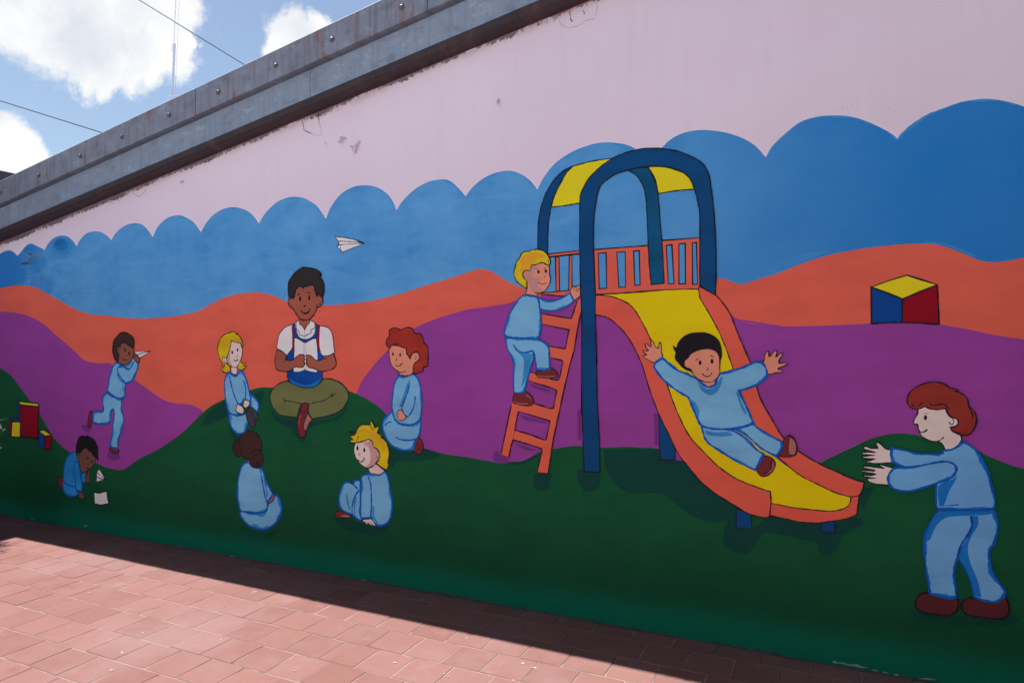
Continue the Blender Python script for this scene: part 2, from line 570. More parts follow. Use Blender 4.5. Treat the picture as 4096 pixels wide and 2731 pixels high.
tag(link('tile_field', mesh_from('tile_field', far_v, far_f, [M_TILE_FAR]), paving), kind='stuff')

# ------------------------------------------------------------------ the wall
wall = tag(empty('wall', (0, PW, 0)), 'tall pink plastered wall painted with a mural of children at a playground', 'wall')
RAKE = 0.178
U0, U1 = -7.34, 3.0
wb = bmesh.new()
front = [(U0, 0, -0.02), (U1, 0, -0.02), (U1, 0, 3.823 + RAKE * U1 + 0.2), (U0, 0, 3.823 + RAKE * U0 + 0.2)]
fv = [wb.verts.new(p) for p in front]
bv = [wb.verts.new((x, 0.25, z)) for x, y, z in front]
wb.faces.new(fv)
wb.faces.new(bv[::-1])
for i in range(4):
    wb.faces.new((fv[i], bv[i], bv[(i + 1) % 4], fv[(i + 1) % 4]))
bm_obj('plaster', wb, M_PLASTER, wall)

MURAL = '''F painted_sky 0|scalloped band of painted blue sky
P -
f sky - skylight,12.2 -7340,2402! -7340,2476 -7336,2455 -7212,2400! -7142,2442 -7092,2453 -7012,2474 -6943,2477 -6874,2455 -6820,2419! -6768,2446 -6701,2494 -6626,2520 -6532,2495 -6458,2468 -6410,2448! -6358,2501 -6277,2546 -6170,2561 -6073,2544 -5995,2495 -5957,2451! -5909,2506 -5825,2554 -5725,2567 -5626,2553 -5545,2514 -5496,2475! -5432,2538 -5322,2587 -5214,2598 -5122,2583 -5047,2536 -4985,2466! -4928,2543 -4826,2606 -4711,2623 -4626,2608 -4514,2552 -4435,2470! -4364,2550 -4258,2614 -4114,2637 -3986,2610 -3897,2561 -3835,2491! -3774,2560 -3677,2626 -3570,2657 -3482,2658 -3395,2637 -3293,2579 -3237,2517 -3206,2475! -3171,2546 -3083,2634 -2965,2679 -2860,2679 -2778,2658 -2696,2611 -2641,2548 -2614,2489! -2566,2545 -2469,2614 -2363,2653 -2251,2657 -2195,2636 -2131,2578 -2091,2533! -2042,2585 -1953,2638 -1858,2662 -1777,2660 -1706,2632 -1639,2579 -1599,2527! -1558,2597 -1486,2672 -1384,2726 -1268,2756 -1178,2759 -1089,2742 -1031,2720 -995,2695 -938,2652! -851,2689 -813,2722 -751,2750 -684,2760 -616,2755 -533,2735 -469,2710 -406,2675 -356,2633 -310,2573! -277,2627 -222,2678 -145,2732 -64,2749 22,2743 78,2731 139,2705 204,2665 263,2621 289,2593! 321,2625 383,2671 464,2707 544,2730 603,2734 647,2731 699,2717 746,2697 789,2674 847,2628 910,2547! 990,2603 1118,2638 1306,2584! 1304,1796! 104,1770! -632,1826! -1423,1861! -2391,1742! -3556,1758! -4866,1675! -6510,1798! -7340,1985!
f skymid2 - - -6277,2543 -6205,2559 -6135,2556 -6065,2536 -5995,2490 -5971,2444 -5995,2397 -6064,2362 -6169,2351 -6294,2380 -6376,2435 -6367,2474 -6331,2516
f skymid - - -6232,2547 -6161,2549 -6082,2530 -6026,2489 -6012,2447 -6047,2411 -6134,2390 -6240,2407 -6312,2454 -6286,2508
f skydark - - -6188,2535 -6117,2519 -6073,2489 -6064,2455 -6108,2431 -6187,2430 -6249,2450 -6276,2485 -6241,2522
s skylight 10.0 292,2596 321,2625 373,2666 424,2692 475,2708
s skylight 12.3 -320,1954 -254,2003 -182,2038 -100,2059 -8,2062
s skylight 14.7 -229,1996 -146,2030 -53,2055
s skylight 7.6 402,2083 473,2075 523,2053 562,2031 601,2008
F painted_orange_hill 0.3|wavy band of painted orange hills
P -
f orange - - -7340,2133! -7340,2110 -7090,2127 -6892,2144 -6700,2138 -6549,2118 -6365,2053 -6185,1987 -5975,1910 -5772,1860 -5542,1843 -5320,1821 -5089,1811 -4867,1817 -4652,1832 -4471,1858 -4322,1912 -4203,1952 -4048,1979 -3921,1986 -3797,1980 -3676,1951 -3557,1908 -3371,1884 -3192,1873 -2996,1879 -2787,1899 -2586,1934 -2391,1981 -2204,2022 -2024,2066 -1962,2067 -1910,2053 -1841,2011 -1764,1970 -1673,1932 -1582,1901 -1345,1888 -1046,1897 -766,1932 -632,1951 -560,1952 -515,1948 -470,1928 -413,1912 -370,1914 -314,1938 -254,1968 -432,1915 -388,1910 -333,1929 -242,1970 -123,2016 -8,2048 104,2067 213,2077 319,2081 397,2079 448,2072 503,2050 572,2014 621,1987 664,1978 716,1979 763,1988 787,1992 854,2003 1280,1945! 1279,1418! 370,1573! -490,1570! -2297,1242! -3555,1018! -4374,977! -5475,1237! -7340,1544!
F painted_purple_hill 0.5|left purple hill behind the boy with the paper plane
P -
f purple - - -7340,1900! -7292,1910 -7089,1909 -6969,1903 -6794,1887 -6585,1844 -6400,1774 -6255,1689 -6113,1616 -5974,1540 -5871,1475 -5770,1449 -5638,1440 -5524,1445 -5468,1426 -5318,1366 -5209,1316 -5087,1258 -4938,1191 -4836,1152 -4720,1134 -4552,1130 -4455,1104 -4408,1080! -4387,1015! -4607,809! -5161,518! -5799,465! -6321,545! -7083,959! -7340,1177!
F painted_purple_hill 0.5|broad purple hill behind the ladder and the slide
P -
f purple - - -2964,1202! -2937,1271 -2890,1358 -2828,1426 -2787,1469 -2725,1524 -2585,1649 -2478,1704 -2344,1753 -2204,1791 -2068,1820 -1936,1833 -1807,1849 -1747,1866 -1681,1887 -1731,1879 -1664,1898 -1591,1900 -1345,1894 -1119,1884 -766,1855 -567,1804 -489,1762 -451,1735 -389,1711 -315,1701 -223,1693 -451,1735 -395,1715 -302,1700 -212,1693 -123,1693 -8,1695 104,1699 186,1704 266,1706 345,1703 462,1694 547,1676 620,1658 691,1640 786,1622 898,1597 1279,1497! 1277,788! 369,977! -243,863! -713,889! -1849,797! -2487,827! -2890,1052!
F painted_green_hill 0.7|dark green painted grass hills along the foot of the wall
P -
f green - - -7340,1581! -7340,1498 -7086,1382 -6986,1343 -6888,1298 -6752,1191 -6638,1103 -6525,1028 -6451,952 -6377,877 -6323,824 -6251,761 -6144,701 -6039,659 -5884,621 -5684,592 -5537,561 -5378,554 -5299,577 -5191,638 -5085,687 -4893,766 -4691,873 -4607,926 -4496,1010 -4387,1088 -4307,1134 -4188,1181 -4046,1229 -3920,1260 -3808,1284 -3686,1286 -3556,1296 -3213,1307 -3103,1296 -2996,1278 -2890,1245 -2786,1200 -2725,1160 -2695,1132 -2634,1065 -2536,971 -2400,930 -2343,918 -2241,901 -2113,894 -1979,883 -1832,871 -1781,882 -1697,896 -1640,926 -1571,965 -1518,976 -1455,991 -1361,1008 -1209,1008 -1061,1022 -954,1024 -870,1021 -780,969 -726,969 -516,975 -183,983 -67,1004 -9,1040 75,1083 130,1117 185,1145 244,1165 307,1173 369,1167 400,1154 496,1139 570,1132 609,1112 642,1091 690,1071 737,1052 784,1038 897,992 1277,840! 3000,-20! -7340,-20!
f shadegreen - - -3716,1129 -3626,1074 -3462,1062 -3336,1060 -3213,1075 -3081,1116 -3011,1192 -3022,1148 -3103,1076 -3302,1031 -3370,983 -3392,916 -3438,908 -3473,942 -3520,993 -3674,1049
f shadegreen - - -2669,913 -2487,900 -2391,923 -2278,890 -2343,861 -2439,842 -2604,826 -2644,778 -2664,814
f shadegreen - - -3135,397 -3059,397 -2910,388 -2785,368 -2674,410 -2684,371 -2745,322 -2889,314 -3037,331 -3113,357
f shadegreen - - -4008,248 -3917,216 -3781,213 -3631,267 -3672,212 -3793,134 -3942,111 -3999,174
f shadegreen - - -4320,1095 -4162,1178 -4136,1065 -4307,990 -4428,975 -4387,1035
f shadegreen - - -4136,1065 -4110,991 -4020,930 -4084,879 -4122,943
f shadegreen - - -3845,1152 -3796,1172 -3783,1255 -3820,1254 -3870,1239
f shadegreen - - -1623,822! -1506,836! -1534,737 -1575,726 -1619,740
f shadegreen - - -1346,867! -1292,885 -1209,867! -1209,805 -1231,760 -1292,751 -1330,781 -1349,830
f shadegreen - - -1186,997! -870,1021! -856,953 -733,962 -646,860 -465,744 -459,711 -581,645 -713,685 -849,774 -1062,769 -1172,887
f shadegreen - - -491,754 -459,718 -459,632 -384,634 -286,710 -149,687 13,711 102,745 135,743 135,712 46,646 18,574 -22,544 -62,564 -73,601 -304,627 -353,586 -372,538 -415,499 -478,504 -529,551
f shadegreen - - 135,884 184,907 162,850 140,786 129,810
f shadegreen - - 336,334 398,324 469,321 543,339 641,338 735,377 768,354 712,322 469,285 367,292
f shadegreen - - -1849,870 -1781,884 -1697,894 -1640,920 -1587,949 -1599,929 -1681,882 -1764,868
s purple2 4.7 -55,1007 19,1054 103,1103 157,1137
F painted_building_blocks 2|stack of yellow, blue and red toy blocks on the green hill
P -
f yellow ink,13.4 - -6790,1075! -6494,1067! -6481,1038! -6761,1042!
f blockblue ink,13.6 - -6790,1075! -6761,1042! -6764,886! -6798,916!
f blockred ink,13.4 - -6761,1042! -6481,1038! -6499,750! -6763,754!
f blockblue ink,13.7 - -6929,923! -6798,919! -6764,886! -6889,888!
f blockred ink,13.8 - -6929,923! -6889,888! -6898,747! -6938,765!
f yellow ink,13.7 - -6889,888! -6764,886! -6763,745! -6898,744!
f yellow ink,13.1 - -6481,818! -6413,838! -6299,790! -6399,778!
f blockblue ink,13.2 - -6481,818! -6399,778! -6394,655! -6496,700!
f blockred ink,13.0 - -6399,778! -6299,790! -6304,669! -6391,656!
F painted_building_block 2|large cube with yellow, blue and red faces on the orange hill
P -
f yellow ink,7.6 - 175,1880! 250,1908! 327,1932! 386,1908! 450,1882! 381,1853! 308,1819!
f blockblue ink,7.7 - 175,1880! 245,1849! 308,1818! 307,1706! 239,1705 176,1702!
f blockred ink,7.5 - 308,1818! 451,1880! 455,1786 458,1695! 370,1703 307,1706!
F painted_paper_plane 2|white paper plane flying across the blue band
P -
f white ink,6.0 - -3124,2349! -2997,2327 -2872,2288! -3061,2236! -3109,2281! -3088,2301!
s ink 5.0 -3099,2315 -3040,2310 -2933,2298 -2872,2288
s ink 5.1 -3109,2281 -3088,2288 -2944,2289 -2872,2286
s ink 4.2 -3080,2286 -3074,2261 -3067,2239
F painted_paper 2|white folded paper and square sheet on the grass
P -
f white ink,6.9 - -5642,544! -5561,462! -5678,430! -5672,513!
s ink 7.9 -5672,474 -5618,461 -5561,462
s ink 6.3 -5667,510 -5610,481 -5561,462
f white ink,10.6 - -5712,339! -5633,340 -5544,367! -5533,308 -5515,263! -5609,241 -5699,241!
F painted_child 2|running boy in light blue throwing a paper plane
P shoe
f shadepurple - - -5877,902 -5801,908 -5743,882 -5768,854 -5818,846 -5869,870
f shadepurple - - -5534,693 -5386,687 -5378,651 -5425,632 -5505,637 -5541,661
f shoe ink,8.3 - -5765,1028! -5727,1027! -5723,995 -5738,936 -5751,898 -5771,886 -5790,898 -5793,933 -5782,982
f shoe ink,8.0 - -5505,737! -5457,729 -5402,728 -5386,713 -5402,691 -5449,691 -5497,698 -5510,715
P trousers
f ltblue outblue,16.0 midblue,23.3 -5543,1193 -5475,1164 -5364,1149 -5356,1105 -5361,1063 -5332,992 -5329,961 -5355,887 -5394,801 -5410,734! -5457,734 -5502,744! -5482,827 -5466,923 -5451,1007 -5459,1054 -5475,1059 -5491,1027 -5498,963 -5522,936 -5587,927 -5702,927 -5726,933! -5722,1027! -5653,1032 -5612,1027 -5587,1054 -5596,1107 -5591,1165
P shirt
f ltblue outblue,15.7 midblue,17.8 -5416,1450 -5342,1426 -5256,1448 -5225,1491! -5202,1483 -5156,1446 -5152,1430 -5171,1379 -5209,1322 -5255,1290 -5310,1278! -5317,1221 -5320,1169 -5348,1147 -5427,1155 -5536,1204! -5524,1278 -5500,1352 -5476,1405
s midblue 20.3 -5341,1420 -5271,1429 -5228,1476
s outblue 16.6 -5412,1401 -5404,1364 -5365,1318 -5310,1280
s outblue 15.2 -5404,1408 -5341,1418 -5271,1394 -5233,1424 -5207,1459
s midblue 12.8 -5420,1354 -5388,1313 -5341,1277 -5341,1210
P head
f skindark ink,7.9 - -5374,1610 -5342,1615 -5272,1600 -5210,1579 -5207,1533 -5225,1486 -5264,1445 -5334,1430 -5397,1459 -5397,1521 -5413,1542 -5416,1573 -5397,1586
f skindark ink,7.2 - -5207,1497! -5195,1517 -5179,1510 -5167,1512 -5152,1504 -5141,1490 -5130,1482 -5141,1446 -5171,1456 -5210,1481
s ink 6.0 -5187,1487 -5179,1507
s ink 6.0 -5164,1482 -5153,1500
f ink - - -5304,1555 -5306,1547 -5310,1541 -5315,1538 -5321,1541 -5325,1547 -5326,1555 -5325,1563 -5321,1569 -5315,1572 -5310,1569 -5306,1563
f ink - - -5252,1526 -5253,1518 -5257,1512 -5262,1510 -5268,1512 -5272,1518 -5273,1526 -5272,1534 -5268,1541 -5263,1543 -5257,1541 -5253,1535
s ink 7.6 -5342,1490 -5334,1475 -5310,1469 -5287,1472
s ink 6.1 -5311,1511 -5298,1504 -5290,1514
s ink 4.9 -5322,1576 -5306,1577
s ink 4.9 -5264,1551 -5249,1545
s ink 5.5 -5405,1574 -5389,1558 -5397,1537
P hair
f hairbrown ink,10.3 - -5397,1589! -5374,1579! -5366,1610! -5319,1615 -5226,1574 -5210,1569! -5198,1615 -5210,1651 -5249,1677 -5288,1693 -5343,1701 -5382,1688 -5421,1662 -5453,1636 -5469,1594 -5469,1542 -5452,1490 -5413,1453! -5397,1457! -5394,1521 -5416,1542 -5416,1573
P paper_plane
f white ink,7.2 - -5198,1540! -4998,1546! -5134,1490! -5156,1510!
s ink 7.1 -5164,1512 -5088,1533 -4998,1546
F painted_child 2|boy kneeling on the grass over folded paper
P shoe
f shoe ink,8.0 - -6196,422 -6129,430 -6116,385 -6128,342 -6186,343 -6210,377
P trousers
f blue2 outblue,13.0 midblue,16.5 -6134,394 -6072,377 -5969,365 -5926,325 -5943,291 -6020,278 -6089,288 -6128,329
P shirt
f blue2 outblue,15.3 midblue,18.8 -5884,480 -5816,502 -5816,432 -5774,416! -5884,415
f blue2 outblue,15.6 midblue,21.9 -6004,656 -5961,667 -5918,597 -5901,511 -5884,469 -5875,416 -5883,351 -5951,350 -5969,365 -6038,369 -6116,396 -6122,472 -6108,550 -6065,619
f blue2 outblue,12.9 midblue,13.6 -5961,577 -5927,585 -5901,511 -5875,405 -5870,332! -5948,332! -5962,420 -5983,505
P head
f skindeep ink,7.8 - -5934,324! -5875,330! -5849,310 -5824,291 -5866,268 -5908,272
f skindeep ink,7.7 - -5816,486 -5795,487 -5791,525 -5771,527 -5769,489 -5763,479 -5763,426 -5799,412 -5824,431
s ink 4.8 -5799,471 -5779,462 -5794,444 -5779,435
f skindeep ink,7.7 - -5936,671 -5885,696 -5800,712 -5717,664 -5692,634 -5692,602 -5725,557 -5783,520 -5858,493 -5892,512 -5918,597 -5944,627
f ink - - -5778,626 -5780,619 -5784,614 -5790,612 -5796,614 -5800,618 -5802,624 -5800,631 -5796,636 -5790,638 -5784,637 -5780,632
f ink - - -5730,599 -5731,593 -5735,589 -5740,587 -5745,588 -5749,592 -5750,598 -5749,604 -5745,608 -5740,610 -5735,609 -5731,605
f ink - - -5778,537 -5780,531 -5785,527 -5791,525 -5798,526 -5803,530 -5805,535 -5803,540 -5798,545 -5791,547 -5785,546 -5780,542
s ink 5.8 -5795,573 -5783,571 -5775,580
s ink 5.9 -5927,661 -5915,629 -5902,663
P hair
f jet ink,8.4 - -5944,627! -5950,714 -5928,769 -5911,797! -5885,804 -5877,812! -5826,808 -5793,815! -5767,806 -5726,794! -5684,768! -5676,747 -5660,727! -5659,668 -5656,610! -5684,640! -5725,653! -5742,679! -5784,692! -5817,717! -5868,687! -5902,657! -5927,674
F painted_child 2|blonde girl in light blue kneeling with hands in her lap
P hair
f blond ink,6.8 - -4015,1487! -3996,1459 -3964,1466! -3989,1436! -3955,1441! -3977,1418 -4008,1408 -4040,1421 -4053,1454
f blond ink,7.4 - -4248,1547 -4248,1585 -4229,1633 -4189,1671 -4137,1685 -4086,1697 -4047,1684! -4066,1680 -4034,1670 -4002,1632 -3990,1600 -3993,1576! -4015,1609 -4053,1614 -4085,1619 -4109,1628 -4118,1585 -4130,1548 -4163,1491 -4176,1462 -4124,1434 -4117,1406 -4137,1387 -4176,1386 -4208,1409 -4208,1443! -4189,1419! -4176,1443 -4202,1462 -4228,1490
P head
f skinpale ink,4.7 - -4111,1434 -4053,1440 -4046,1388! -4072,1374 -4111,1392!
f skinpale ink,5.8 - -4105,1628! -4053,1614 -4015,1612! -3998,1567 -3998,1520 -4015,1483 -4046,1435 -4085,1428 -4124,1439 -4150,1467 -4156,1491 -4130,1548 -4118,1585
f skinshade - - -4107,1619! -4114,1567 -4121,1519 -4117,1472 -4091,1435 -4124,1441 -4147,1469 -4152,1491 -4128,1548 -4115,1585
f skinpale ink,5.3 - -4202,1504! -4176,1500 -4156,1486 -4156,1453 -4176,1462 -4195,1481
s ink 4.3 -4189,1495 -4176,1481 -4165,1467
f ink - - -4089,1540 -4090,1534 -4094,1529 -4098,1527 -4103,1529 -4106,1534 -4107,1540 -4106,1547 -4103,1552 -4098,1553 -4094,1552 -4090,1547
f ink - - -4035,1559 -4036,1553 -4039,1549 -4043,1547 -4047,1549 -4050,1553 -4051,1559 -4050,1565 -4047,1570 -4043,1571 -4039,1570 -4036,1565
s ink 6.3 -4083,1488 -4072,1478 -4056,1476 -4038,1492
s ink 5.3 -4056,1508 -4044,1512 -4043,1522
P skirt
f ltblue outblue,12.3 midblue,26.0 -3913,1233 -3857,1197 -3832,1161 -3835,1124 -3857,1077 -3919,1037 -3950,989 -3969,951 -4033,931 -4084,954 -4123,1009 -4133,1084 -4046,1069 -3969,1082 -3919,1121
P shirt
f ltblue outblue,12.5 midblue,19.7 -4143,1387! -4111,1378 -4066,1364 -4040,1374 -4027,1403! -3989,1397 -3951,1325 -3922,1242 -3913,1186 -3938,1171 -3976,1189 -3995,1165 -4046,1125 -4039,1088 -3995,1076 -4071,1068 -4136,1093 -4162,1159 -4175,1244 -4178,1300 -4169,1348
s outblue 12.1 -4127,1368 -4110,1302 -4072,1209 -4030,1145
s outblue 10.8 -3983,1338 -3960,1269 -3960,1194
P hand
f skinpale ink,5.8 - -4046,1153 -4001,1138 -3976,1109 -3988,1085 -4033,1088 -4062,1101
f skinpale ink,5.7 - -3970,1189 -3919,1177 -3926,1149 -3957,1129 -3989,1142
s ink 4.7 -3989,1142 -3951,1162
s ink 4.7 -3995,1099 -3980,1119
P shoe
f greyshoe ink,6.7 - -3938,1120 -3907,1135 -3863,1114 -3835,1069 -3844,1045 -3875,1049 -3919,1075
f greyshoe ink,6.7 - -3957,1101 -3919,1107 -3875,1058 -3867,1003 -3882,984 -3913,996 -3950,1050
F painted_child 2|girl with two brown hair buns seen from behind
P skirt
f ltblue outblue,14.1 midblue,29.6 -4018,363 -3955,354 -3843,356 -3757,385 -3733,438 -3679,498 -3643,501 -3613,455 -3607,401 -3631,344 -3684,288 -3757,248 -3830,240 -3917,253 -3980,288 -4012,322
P hand
f skinbrown ink,5.5 - -3709,523 -3679,503 -3685,470 -3715,445 -3751,446 -3721,480
f skinbrown - - -3943,748! -3915,750! -3915,708! -3937,725!
P shirt
f ltblue outblue,14.2 midblue,19.3 -3943,726 -3918,717 -3893,696 -3819,692 -3788,676 -3758,605 -3715,545 -3697,510 -3721,471 -3745,446 -3745,405 -3769,375 -3843,358 -3955,356 -4012,359 -4038,432 -4044,515 -4032,601 -4006,678 -3975,713
s outblue 12.7 -3813,679 -3794,593 -3770,503 -3751,446
s midblue 14.8 -3782,640 -3764,568 -3739,488
P hair
f hairbrown ink,8.7 - -4020,911 -3982,950 -3938,962 -3869,952 -3820,913 -3799,859 -3807,822 -3825,775 -3893,742 -3956,747 -3994,767 -4013,808 -4026,864
f hairbrown ink,8.9 - -4030,896 -4071,875 -4090,831 -4081,785 -4045,759 -3997,767 -4000,809 -4026,854
f hairbrown ink,8.6 - -3881,814 -3825,821 -3789,786 -3786,750 -3807,707 -3856,689 -3900,700 -3918,740 -3912,782
s ink 6.7 -3844,796 -3881,775 -3887,742 -3862,718 -3834,732
s ink 6.3 -4052,867 -4064,824 -4032,788
F painted_child 2|dark haired boy in blue vest and olive trousers reading cross legged
P trousers
f olive ink,8.1 olive2,14.1 -3556,1338! -3627,1319 -3686,1281 -3720,1239 -3716,1184 -3686,1130 -3626,1092 -3555,1081 -3462,1077! -3450,1113 -3427,1167 -3393,1178 -3364,1161 -3359,1117 -3325,1072! -3257,1086 -3158,1108 -3070,1146 -3022,1200 -3006,1243 -3017,1286 -3071,1332 -3158,1359 -3224,1361! -3291,1309 -3359,1296 -3439,1301
s ink 6.4 -3593,1223 -3573,1198 -3520,1191 -3439,1180 -3410,1175
s ink 6.4 -3595,1170 -3569,1194
s ink 6.4 -3600,1195 -3567,1195
s ink 6.1 -3347,1177 -3291,1195 -3224,1206 -3169,1236 -3119,1259
s ink 5.6 -3152,1262 -3156,1240 -3138,1234
P shoe
f shoe ink,8.2 - -3427,1167 -3393,1185 -3359,1179 -3359,1152 -3364,1117 -3330,1072 -3358,1037 -3381,1001 -3387,956 -3404,939 -3438,944 -3456,988 -3464,1041 -3456,1095 -3433,1132
f sole ink,4.8 - -3364,1112 -3328,1070! -3358,1037 -3381,992 -3402,995 -3402,1026 -3387,1071
s ink 4.8 -3427,1114 -3393,1124 -3359,1150
s sole 4.9 -3448,1024 -3439,1069 -3427,1101
P vest
f vest ink,6.3 - -3556,1365 -3550,1410! -3521,1424! -3258,1428! -3235,1409! -3233,1360! -3291,1309 -3359,1296 -3439,1301 -3520,1326
f vest2 - - -3544,1357 -3439,1319 -3348,1316 -3258,1354 -3237,1363 -3291,1311 -3359,1298 -3439,1303 -3515,1326
P shirt
f white ink,5.8 - -3446,1772! -3394,1702 -3348,1772! -3307,1757! -3299,1745 -3266,1733 -3195,1721 -3166,1700 -3147,1671 -3140,1636 -3133,1584 -3125,1546! -3154,1532 -3191,1520 -3232,1521! -3243,1461! -3536,1457! -3560,1522! -3603,1550 -3653,1571! -3649,1613 -3635,1662 -3608,1701 -3564,1728 -3521,1741 -3494,1748 -3475,1761
P vest
f vest ink,4.8 - -3498,1742! -3484,1752! -3478,1718 -3463,1676 -3440,1649 -3401,1637 -3363,1639 -3325,1654 -3303,1678 -3294,1738! -3275,1733! -3280,1666 -3278,1607 -3269,1560 -3235,1525! -3224,1496 -3224,1461! -3560,1457! -3560,1520! -3536,1544 -3501,1577 -3490,1637 -3490,1679
f stripe ink,3.9 - -3513,1736! -3498,1740! -3492,1679 -3489,1637 -3492,1583 -3503,1568 -3538,1544! -3517,1565 -3508,1592 -3509,1667
f stripe ink,3.8 - -3273,1732! -3255,1731! -3262,1677 -3263,1592 -3256,1563 -3247,1544! -3269,1563 -3278,1592 -3282,1651
P neck
f skinbrown ink,5.3 - -3444,1786! -3350,1784! -3350,1755 -3379,1728 -3395,1703! -3411,1726 -3440,1744 -3444,1759
s ink 5.4 -3473,1762 -3473,1733 -3465,1704 -3446,1691 -3443,1666 -3420,1664 -3394,1657
s ink 5.8 -3307,1757 -3302,1725 -3310,1713 -3333,1704 -3339,1697 -3333,1687 -3344,1678 -3371,1668 -3394,1656
s ink 3.4 -3395,1699 -3395,1666
P book
f white ink,5.8 - -3488,1640 -3480,1647 -3459,1643 -3401,1613! -3384,1613! -3325,1637 -3303,1642 -3288,1639 -3276,1548 -3275,1490 -3276,1416! -3284,1402! -3325,1404 -3378,1415 -3393,1417 -3439,1405 -3495,1401! -3499,1431 -3492,1518 -3491,1577
s ink 4.8 -3400,1612 -3400,1530
s ink 4.8 -3385,1612 -3381,1527
s ink 4.8 -3397,1438 -3396,1417
s ink 4.8 -3376,1438 -3378,1416
P arm
f skinbrown ink,6.9 - -3651,1568! -3603,1547 -3560,1520! -3568,1491! -3540,1483 -3501,1491 -3466,1515 -3439,1527 -3409,1527 -3392,1518 -3397,1503! -3393,1492 -3399,1480! -3393,1471 -3395,1456 -3412,1438 -3439,1435 -3478,1440 -3501,1428 -3548,1406 -3603,1407 -3643,1413 -3667,1437 -3673,1471 -3667,1516
f skinbrown ink,6.7 - -3228,1519! -3191,1518 -3136,1537! -3122,1506 -3112,1471 -3118,1448 -3143,1430 -3191,1418 -3235,1411 -3276,1419 -3318,1433 -3352,1436 -3372,1450 -3380,1471 -3378,1486! -3384,1495 -3380,1503! -3384,1518 -3378,1525 -3352,1523 -3329,1516 -3306,1498 -3284,1487 -3250,1491 -3228,1500!
s ink 5.9 -3587,1467 -3576,1490 -3562,1517
s ink 8.0 -3226,1500 -3213,1501 -3197,1502
s ink 5.8 -3416,1484 -3397,1483
s ink 5.8 -3416,1465 -3395,1466
s ink 5.8 -3411,1505 -3397,1502
s ink 6.3 -3378,1505 -3355,1502
s ink 6.3 -3380,1487 -3363,1485
s ink 6.3 -3380,1468 -3359,1464
P head
f skinbrown ink,8.2 - -3475,1995! -3438,2021! -3402,2005! -3371,2024! -3315,2022! -3285,1942! -3258,1948 -3240,1938 -3231,1914 -3236,1885 -3255,1868 -3273,1861 -3284,1865 -3292,1836 -3314,1807 -3348,1781 -3386,1772 -3413,1774 -3444,1789 -3471,1816 -3498,1852 -3521,1862 -3541,1883 -3547,1911 -3541,1930 -3522,1938 -3498,1930! -3487,1957
f ink - - -3425,1925 -3427,1916 -3430,1910 -3435,1908 -3441,1910 -3445,1917 -3446,1926 -3445,1935 -3441,1941 -3436,1943 -3430,1941 -3427,1934
f ink - - -3343,1929 -3344,1921 -3347,1915 -3352,1913 -3357,1915 -3361,1921 -3362,1930 -3361,1938 -3357,1945 -3352,1947 -3347,1944 -3344,1938
s ink 6.3 -3463,1949 -3452,1957 -3442,1960 -3434,1958
s ink 6.3 -3371,1962 -3360,1968 -3351,1966 -3343,1957
s ink 9.8 -3402,1875 -3394,1871 -3386,1877
s ink 10.3 -3429,1841 -3409,1825 -3386,1820 -3364,1826 -3349,1843 -3345,1856
s ink 4.9 -3533,1913 -3527,1924 -3514,1928
s ink 4.9 -3529,1892 -3519,1878 -3506,1874
s ink 4.8 -3262,1940 -3249,1932 -3247,1922
s ink 5.7 -3288,1883 -3284,1870 -3277,1862
s ink 4.8 -3270,1878 -3256,1884 -3249,1897
s ink 5.9 -3517,1862 -3500,1857 -3492,1860
P hair
f hairblack ink,8.7 - -3539,1934 -3545,1968 -3549,1998 -3547,2028 -3537,2058 -3518,2081 -3487,2109 -3452,2132 -3421,2145 -3391,2147 -3345,2141 -3307,2132 -3277,2121 -3255,2105 -3243,2083! -3261,2085! -3244,2063 -3225,2031 -3218,2001 -3219,1969 -3232,1934! -3251,1947 -3273,1949 -3284,1941! -3300,1980 -3313,2019! -3345,2019 -3370,2022! -3362,2004! -3379,2011 -3402,2024! -3402,1997! -3421,2008 -3438,2018! -3475,1992! -3483,1960 -3496,1930! -3518,1938
s ink 4.9 -3516,2051 -3529,2021 -3531,1988
s ink 4.7 -3240,2025 -3231,2002 -3234,1981
F painted_child 2|curly red haired child kneeling in light blue
P shoe
f shoe ink,7.2 - -2439,999 -2410,970 -2402,938 -2415,901 -2443,884 -2472,897 -2479,913 -2469,959
s ink 4.2 -2448,911 -2424,925 -2417,945
P trousers
f ltblue outblue,11.1 midblue,18.0 -2645,1155! -2625,1106 -2575,1076 -2506,1073 -2448,1094 -2424,1124! -2424,1075 -2429,1026 -2448,992 -2468,963 -2477,913! -2565,903 -2634,924 -2684,962 -2717,1019 -2723,1068 -2705,1111
s outblue 9.1 -2705,1057 -2685,1077 -2649,1087
s outblue 10.8 -2619,987 -2575,973 -2506,973 -2463,982
P neck
f skintan ink,4.7 - -2595,1438! -2478,1457! -2487,1403! -2546,1386 -2593,1393!
P shirt
f ltblue outblue,11.0 midblue,14.3 -2595,1397! -2546,1388 -2487,1407! -2453,1388 -2429,1343 -2418,1279 -2412,1222 -2418,1157 -2424,1124 -2448,1094 -2506,1073 -2575,1076 -2625,1106 -2645,1155 -2647,1205 -2640,1280 -2625,1347
f midblue - - -2514,1358 -2524,1284 -2555,1217 -2573,1187 -2590,1191 -2560,1258 -2531,1333
s outblue 9.9 -2507,1366 -2519,1300 -2548,1233 -2570,1179
s outblue 9.8 -2466,1265 -2470,1212 -2497,1153 -2524,1123
s outblue 10.8 -2570,1179 -2553,1143 -2524,1123
P hand
f skintan ink,5.6 - -2603,1157 -2575,1171 -2560,1155 -2531,1119 -2565,1099 -2595,1104 -2607,1128
s ink 4.8 -2603,1145 -2590,1141
s ink 4.8 -2603,1124 -2587,1125
P head
